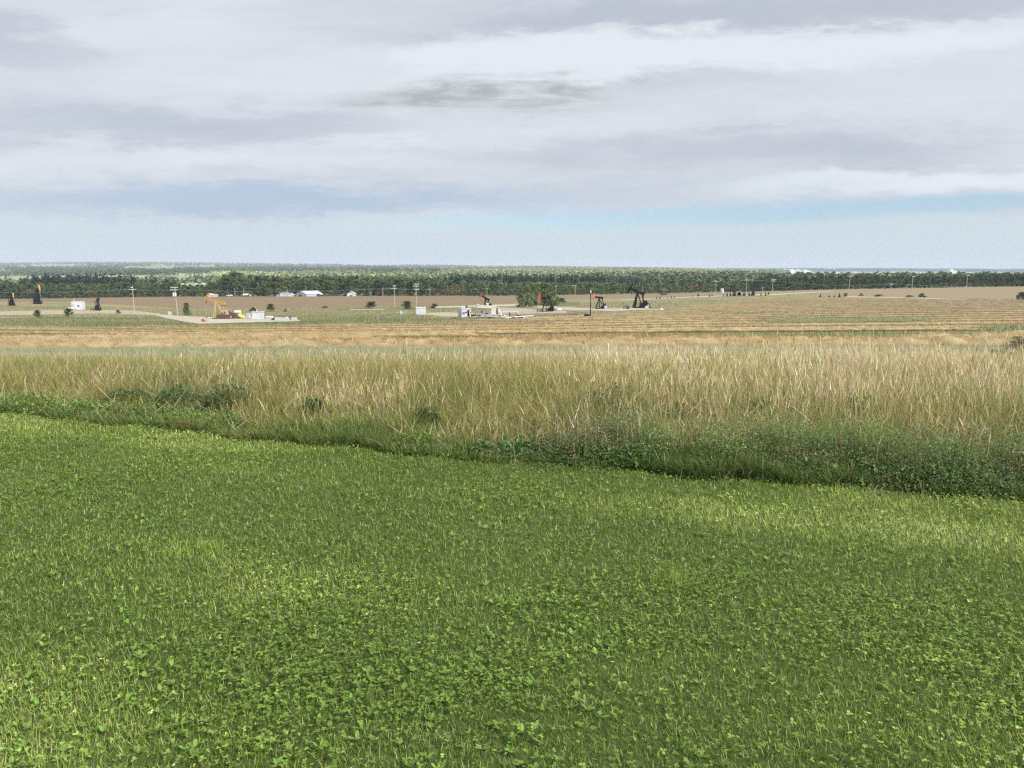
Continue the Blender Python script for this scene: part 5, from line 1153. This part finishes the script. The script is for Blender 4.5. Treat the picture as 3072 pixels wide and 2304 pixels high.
# wellhead fence panels near the flare pole
g0 = hit(1716, 949); mp = mpp(g0.y); m = MB()
for i in range(7): m.tube(((-19 + i * 6.2) * mp, 0, 0), ((-19 + i * 6.2) * mp, 0, 10 * mp), .035, k=5)
for z in (5, 10): m.tube((-19 * mp, 0, z * mp), (18 * mp, 0, z * mp), .03, k=5)
o = m.build('rail_fence', M['dark']); o.location = g0; tag(o, 'thin dark rail fence left of the tall flare pole', 'fence')
# flare pole
g0 = hit(1771, 949); mp = mpp(g0.y); root = empty('flare_pole', g0, 0, 'tall slim black flare pole with a pale tip and a braced foot', 'flare pole'); H = 79 * mp
m = MB(); m.tube((0, 0, 0), (0, 0, H * .5), .14, .11, k=10); m.tube((0, 0, H * .5), (0, 0, H * .88), .11, .09, k=10); m.build('mast', M['black'], root)
m = MB(); m.lathe((0, 0, H * .88), [(.13, 0), (.17, .1), (.17, H * .08), (.1, H * .11), (.05, H * .12)]); m.build('tip', M['white'], root)
m = MB(); m.tube((-13 * mp, 0, 0), (-2 * mp, 0, 18 * mp), .05, k=5); m.tube((-9 * mp, .4, 0), (-1 * mp, 0, 24 * mp), .05, k=5); m.tube((-12 * mp, 0, .2), (-1 * mp, 0, 8 * mp), .04, k=5)
for i in range(5): m.tube((-(12 - 2 * i) * mp, 0, 3 * i * mp + .3), (-.3, 0, (3 * i + 1) * mp + .3), .03, k=5)
m.build('brace', M['galv'], root); m = MB(); m.box(-10 * mp, 0, .18, 20 * mp, .8, .34); m.tube((-18 * mp, -.3, .5), (-4 * mp, -.3, .5), .14); m.build('base_pipework', M['black'], root)
# wellhead by the yellow pumpjack
g0 = hit(611, 966); mp = mpp(g0.y); root = empty('red_wellhead', g0, 0, 'small red and dark wellhead in front of the yellow pumpjack', 'wellhead')
m = MB(); m.lathe((0, 0, 0), [(.3, 0), (.3, .15), (.15, .18), (.15, .5), (.25, .52), (.25, .62), (.1, .65), (.1, .9)]); m.tube((-.6, 0, .35), (.6, 0, .3), .09); m.lathe((.6, 0, .3), [(.2, -.05), (.2, .05)], 'x', 10); m.build('casing_head', M['red'], root)
m = MB(); m.tube((0, 0, .9), (0, 0, 2.2), .025, k=5); m.box(-.3, .1, .6, .4, .3, .3); m.build('polished_rod', M['dark'], root)
htank(627, 957, 12, 3.0, 'thin white pipe section lying left of the yellow pumpjack', lift=.1)

# ------------------------------------------------------------------ farm buildings along the foot of the wood
YF = 645.0
def far_building(px0, px1, base, eave, rise, label, wall, roof, depth=9, axis='y', yaw=0.0, doors=(), name='farm_building', cat='building', Y=YF):
    g0 = at((px0 + px1) / 2, Y); mp = mpp(Y); root = empty(name, g0, yaw, label, cat, 'farm buildings along the foot of the wood'); w = (px1 - px0) * mp; h = max(1.2, (base - eave) * mp)
    if axis == 'y':
        m = MB(); wall_panel(m, w, depth, h, rise * mp); m.build('wall', M[wall], root); gable_roof(w, depth, h, rise * mp, .4, .25).build('roof', M[roof], root)
    else:
        m = MB(); wall_panel(m, depth, w, h, rise * mp); o = m.build('wall', M[wall], root); o.rotation_euler.z = R(90); o2 = gable_roof(depth, w, h, rise * mp, .4, .25).build('roof', M[roof], root); o2.rotation_euler.z = R(90)
    for (fx, fw, fh, mat) in doors: opening(root, 'door', fx * w, h * fh * .5, fw * w, h * fh, -depth / 2 - .06, mat, 'white')
    return root
far_building(905, 953, 891, 884, 8.5, 'widest farm building, pale barn with a bright blue-white metal roof', 'galv', 'roof_blue', 16, yaw=R(-38), doors=((-.12, .3, .75, 'dark'),), name='barn', cat='barn')
far_building(952, 966, 890, 885, 3, 'small white-roofed lean-to at the right end of the barn', 'dark', 'white', 5, doors=((-.2, .5, .8, 'black'),), name='lean_to', cat='shed')
far_building(1044, 1067, 889, 882, 6, 'small white farm shed standing alone right of the barn', 'white', 'roof_blue', 7, doors=((.05, .38, .45, 'black'),), name='farm_shed', cat='shed')
far_building(844, 866, 891, 880, .8, 'flat grey farm building left of the barn', 'grey_rib', 'galv', 7, doors=((-.3, .2, .5, 'white'),), name='grey_building')
far_building(867, 881, 891, 887, 3.5, 'little white round-roofed shed beside the grey building', 'white', 'white', 5, name='white_shed', cat='shed')
far_building(833, 845, 891.5, 888.5, 1, 'low white outbuilding at the left end of the grey building', 'white', 'white', 4, name='outbuilding', cat='shed')
far_building(733, 746, 890, 888, 3.2, 'tiny shed with a pale mauve-white roof left of the barn', 'dark', 'white', 6, axis='x', name='small_house', cat='house')
far_building(626, 640, 889, 888, 4.0, 'tent-shaped white roof behind the head of the yellow pumpjack', 'white', 'white', 6, name='small_house', cat='house')
far_building(641, 652, 889, 888, 1.5, 'low flat white roof behind the beam of the yellow pumpjack', 'white', 'white', 5, axis='x', name='small_house', cat='house')
m = MB(); g0 = at(752, YF - 3); m.lathe((0, 0, .9), [(.3, -1.0), (.9, -.98), (.9, .98), (.3, 1.0)], 'y', 16); o = m.build('hay_bale', M['straw_yellow']); o.location = g0; tag(o, 'round tan bale beside the tiny mauve-roofed shed', 'bale')
# white vehicle on the edge of the brown field
def pickup(px, Y, label):
    root = empty('parked_truck', at(px, Y) + Vector((0, 0, .05)), R(4), label, 'truck'); m = MB(); m.prism([(-2.6, .45), (2.6, .45), (2.6, 1.0), (1.2, 1.12), (.7, 1.75), (-.8, 1.78), (-1.0, 1.15), (-2.6, 1.12)], -.9, .9); m.build('body', M['white'], root)
    m = MB(); m.prism([(-.75, 1.2), (1.0, 1.2), (.65, 1.68), (-.7, 1.7)], -.92, -.905); m.build('window', M['glass'], root)
    for x in (-1.7, 1.7):
        for y in (-.8, .8): w = MB(); w.lathe((x, y, .38), [(.38, -.12), (.38, .12)], 'y', 14); w.build('wheel', M['black'], root)
pickup(690, 640, 'small white vehicle parked at the far edge of the brown field')
# pale buildings in a clearing of the wood
for i, (px, w_) in enumerate([(548, 7), (553, 4), (568, 8), (590, 7), (594, 5), (613, 8)]):
    Y = 1290 + 6 * i; g0 = at(px, Y); mp = mpp(Y); root = empty('distant_house', g0, R(10 * i), 'tiny white building, %s from the left in the wood clearing' % ORD[i], 'house', 'white buildings in the wood clearing'); m = MB(); wall_panel(m, w_ * mp * .7, 5, 1.9, .9); m.build('wall', M['white'], root); gable_roof(w_ * mp * .7, 5, 1.9, .9, .3, .2).build('roof', M['white'], root)
# red-brown shed, silo and shelter on the right
far_building(1984, 1999, 881, 868, 2.5, 'dark reddish brown shed in front of the brownish trees', 'brown', 'brown', 6, axis='x', name='brown_shed', cat='shed', Y=590)
g0 = hit(2166, 878); mp = mpp(g0.y); root = empty('white_silo', g0, 0, 'white upright cylindrical tank left of the spruces', 'tank'); m = MB(); rr = 5.2 * mp; m.lathe((0, 0, .1), [(rr, 0), (rr, 11 * mp), (rr * .3, 12.3 * mp)], 'z', 24); m.build('shell', M['white_rib'], root)
m = MB(); m.lathe((0, 0, 0), [(rr * 1.05, 0), (rr * 1.05, .14)], 'z', 24); m.build('base_ring', M['concrete'], root); m = MB(); m.tube((-rr * .5, -rr * .92, 0), (-rr * .5, -rr * .92, 11 * mp), .06, k=5); m.tube((-rr * .3, -rr * 1.0, 0), (-rr * .3, -rr * 1.0, 11 * mp), .06, k=5); m.build('ladder', M['galv'], root)
g0 = hit(2217, 887); mp = mpp(g0.y); root = empty('arched_shelter', g0, R(-14), 'grey arched shelter with a black open front among the spruces', 'shelter'); rr = 7.5 * mp; m = MB(); k = 14
pts = [(rr * math.cos(math.pi * i / k), rr * 1.8 * math.sin(math.pi * i / k)) for i in range(k + 1)]; inn = [(x * .84, z * .88) for x, z in pts][::-1]; vs = []
m.prism(pts + inn, -1.5, 2.5); m.build('shell', M['galv'], root)
m = MB(); m.prism([(x * .835, z * .875) for x, z in pts], 1.2, 1.4); m.build('back_wall', M['black'], root)

# ------------------------------------------------------------------ utility poles and wires
POLE_TOPS = {}
def upole(px, base, top, arms, label, mat='wood', Y=None, r0=.20, trans=None, lean=0.0, key=None, yaw=0.0, arm_mat='wood_pale'):
    g0 = hit(px, base) if Y is None else at(px, Y); mp = mpp(g0.y); H = (base - top) * mp if Y is None else (ray(px, top)[1] * Y + HC - g0.z)
    root = empty('utility_pole', g0, yaw, label, 'utility pole', 'utility poles crossing the fields'); m = MB(); m.tube((0, 0, -.1), (lean * mp, 0, H), r0, r0 * .65, k=8); m.build('shaft', M[mat], root)
    zt = H
    for row, half, off in arms:
        z = H - (row - top) * mp; a = MB(); a.box(off * mp + lean * mp, -r0 - .06, z, 2 * half * mp, .14, .20)
        n_ = 4
        for i in range(n_):
            x = off * mp + lean * mp - half * mp * .92 + 2 * half * mp * .92 * i / (n_ - 1); a.lathe((x, -r0 - .06, z + .1), [(.05, 0), (.05, .12), (.08, .14), (.03, .22)], 'z', 6)
        a.tube((lean * mp, -r0 - .05, z - half * mp * .5), (off * mp + half * mp * .55 + lean * mp, -r0 - .05, z - .1), .035, k=4); a.build('crossarm', M[arm_mat], root)
        if row == arms[-1][0]: zt = z + .2
    if trans:
        for x in (-.38, .38): t_ = MB(); t_.lathe((x + lean * mp, -.45, H - (trans - top) * mp), [(.2, 0), (.36, .05), (.36, 1.35), (.25, 1.45)], 'z', 12); t_.build('transformer', M['white'], root)
    POLE_TOPS[key or px] = (g0, zt if arms else H, mp)
    return root
upole(403, 941, 857, [(863, 3.5, -1), (868.5, 10.5, 0)], 'weathered pole with one long crossarm, leftmost pole in the pasture')
upole(533, 945, 861, [(862, 11, -.5), (869.5, 11, -2)], 'leaning pole with two crossarms and a pair of white transformers', trans=889, lean=-4)
upole(1184, 921, 854, [(858, 5, 1), (865, 8.5, -.5)], 'pole with a short and a long crossarm left of the three-armed pole')
upole(1249, 924, 850, [(852.5, 8, 2), (858.5, 8.5, 0), (868, 8.5, 2)], 'pale pole with three crossarms behind the white container')
upole(1461, 0, 865, [(866, 3, 0)], 'thin far pole at the wood edge above the bright red pumpjack head', Y=646)
upole(1290, 0, 867, [(868, 4, -2)], 'thin far pole at the wood edge right of the three-armed pole', Y=648)
upole(1149, 0, 864, [], 'bare thin far pole at the wood edge between barn shed and crossarm pole', Y=646, r0=.22)
upole(919, 0, 858, [], 'pale thin pole rising behind the barn roof', Y=651, r0=.22); upole(863, 0, 867, [(880, 3, 0)], 'short thin pole rising behind the grey farm building', Y=650, r0=.2)
upole(733, 0, 864, [], 'bare pole at the wood edge beside the tiny mauve-roofed shed', Y=646, r0=.22); upole(706, 0, 864, [], 'bare pale pole at the wood edge right of the yellow beam', Y=648, r0=.2)
upole(1668, 0, 857, [(858, 4, 0)], 'far pole with a tee arm just right of the aspen grove', Y=600, r0=.2); upole(1725, 0, 855.5, [(856.5, 6, -1)], 'far pole with a pale tee arm left of the flare pole', Y=600, r0=.2)
upole(1926, 0, 857, [], 'faint far pole behind the largest black pumpjack', Y=640, r0=.16)
upole(2146, 0, 843, [(844, 7, 1)], 'grey tee-armed pole left of the white upright tank', Y=560, r0=.2)
upole(2239, 879, 834, [(840, 8, 2)], 'bright pole with one crossarm beside the arched shelter', r0=.2)
upole(2317, 877, 837, [(839, 8, 2), (843, 6, -1)], 'pole with two crossarms on the right skyline', r0=.2)
upole(2286, 0, 854, [(864, 1.2, 0)], 'short thin pole with a white lamp between two big poles', Y=560, r0=.12)
upole(2544, 0, 824, [(829, 5, -1)], 'tall slightly leaning pole with a small crossarm on the right', Y=500, r0=.2, lean=2)
upole(2671, 0, 851, [(852, 6, 0)], 'short tee-armed pole low on the right skyline', Y=600, r0=.18)
upole(2733, 0, 828, [(829, 5, 3)], 'tall pale pole with a one-sided arm on the right', Y=500, r0=.2)
upole(2896, 0, 825, [(826, 5, 2)], 'tall pale pole furthest to the right', Y=540, r0=.2)
upole(2867, 0, 858, [(862, 1, 0)], 'very short pole stub on the crest of the tan field', Y=640, r0=.2); upole(2786, 0, 832, [], 'faint slim pole against the right-hand wood', Y=655, r0=.12)
def wires(keys, n_w, spread, label, drop=1.2, ext=None, rad=.013):
    P = []
    for k in keys: g0, z, mp = POLE_TOPS[k]; P.append(g0 + Vector((0, 0, z)))
    if ext:
        for px, Y, row, first in ext:
            u, t = ray(px, row); v = Vector((u * Y, Y, HC + t * Y)); P = [v] + P if first else P + [v]
    for w_ in range(n_w):
        off = Vector(((w_ - (n_w - 1) / 2) * spread, 0, 0)); m = MB()
        for a, b in zip(P, P[1:]):
            q = []
            for i in range(13): t = i / 12; v = a.lerp(b, t) + off; v.z -= 4 * drop * t * (1 - t) * min(1.5, (b - a).length / 60); q.append(v)
            for c, d in zip(q, q[1:]): m.tube(c, d, rad, k=4)
        o = m.build('power_wire', M['wire']); tag(o, (['left-hand ', 'right-hand '][w_] + 'strand of the ' if n_w > 1 else '') + label, 'wire', label.replace('wire', 'wires', 1) if n_w > 1 else None)
wires([403, 533, 1184, 1249], 2, 1.4, 'power wire strung across the left pastures between the big crossarm poles', 1.0, [(-260, 310, 868, True)])
wires([733, 1149, 1290, 1461, 1668, 1725], 1, 1, 'thin far power wire along the foot of the wood', 1.5, rad=.03)
wires([2146, 2239, 2317, 2671], 1, 1, 'power wire between the poles on the right skyline', 1.5, [(3300, 640, 858, False)], rad=.03)

# ------------------------------------------------------------------ the far town, fields and mast
twn = [(2334, 30, 18), (2343, 22, 14), (2352, 40, 20), (2361, 26, 12), (2370, 34, 22), (2380, 22, 16), (2389, 30, 24), (2399, 44, 16), (2409, 26, 20), (2418, 34, 14), (2560, 30, 12), (2708, 26, 14), (2846, 24, 26), (2855, 34, 14), (2500, 26, 9)]
for i, (px, w_, h_) in enumerate(twn):
    Y = 5200 + 40 * (i % 4); g0 = at(px, Y); row_ = 831 if px < 2430 else 824
    root = empty('distant_building', g0, R(12 * (i % 5) - 20), 'white distant town building, %s from the left above the right-hand wood' % ORD[sorted(x[0] for x in twn).index(px)], 'building', 'white buildings of the distant town'); u, t = ray(px, row_ - 5 - (i % 3)); h_ = max(h_, HC + t * Y - g0.z)
    m = MB(); wall_panel(m, w_, 20, h_, 4); m.build('wall', M['white'], root); gable_roof(w_, 20, h_, 4, 1, .8).build('roof', M['white'], root)
Y = 7600; g0 = at(1704, Y); u, t = ray(1704, 776); H = HC + t * Y - g0.z; m = MB()
for i in range(3): a = 2.094 * i; m.tube((2.2 * math.cos(a), 2.2 * math.sin(a), 0), (.6 * math.cos(a), .6 * math.sin(a), H), .35, .25, k=5)
for i in range(18):
    z = H * i / 18; rr = 2.2 - 1.6 * i / 18; 
    for j in range(3): a, b = 2.094 * j, 2.094 * (j + 1); m.tube((rr * math.cos(a), rr * math.sin(a), z), (rr * math.cos(b), rr * math.sin(b), z + H / 18), .2, k=4)
o = m.build('radio_mast', M['galv']); o.location = g0; tag(o, 'faint thin radio mast on the centre skyline', 'mast')

# ------------------------------------------------------------------ air
HAZE = True
if HAZE:
    m, g, out = new_mat('pale_air'); v = g.n('ShaderNodeVolumePrincipled'); v.inputs['Color'].default_value = (.78, .87, 1, 1); v.inputs['Density'].default_value = 7.5e-5; v.inputs['Anisotropy'].default_value = 0.0
    g.t.links.new(v.outputs[0], out.inputs['Volume']); b = MB(); zmin = float(ZT.min()) - 1.5; zmax = 96.0; b.box(0, 7700, (zmin + zmax) / 2, 52000, 16200, zmax - zmin)
    o = b.build('haze', m); tag(o, kind='stuff')
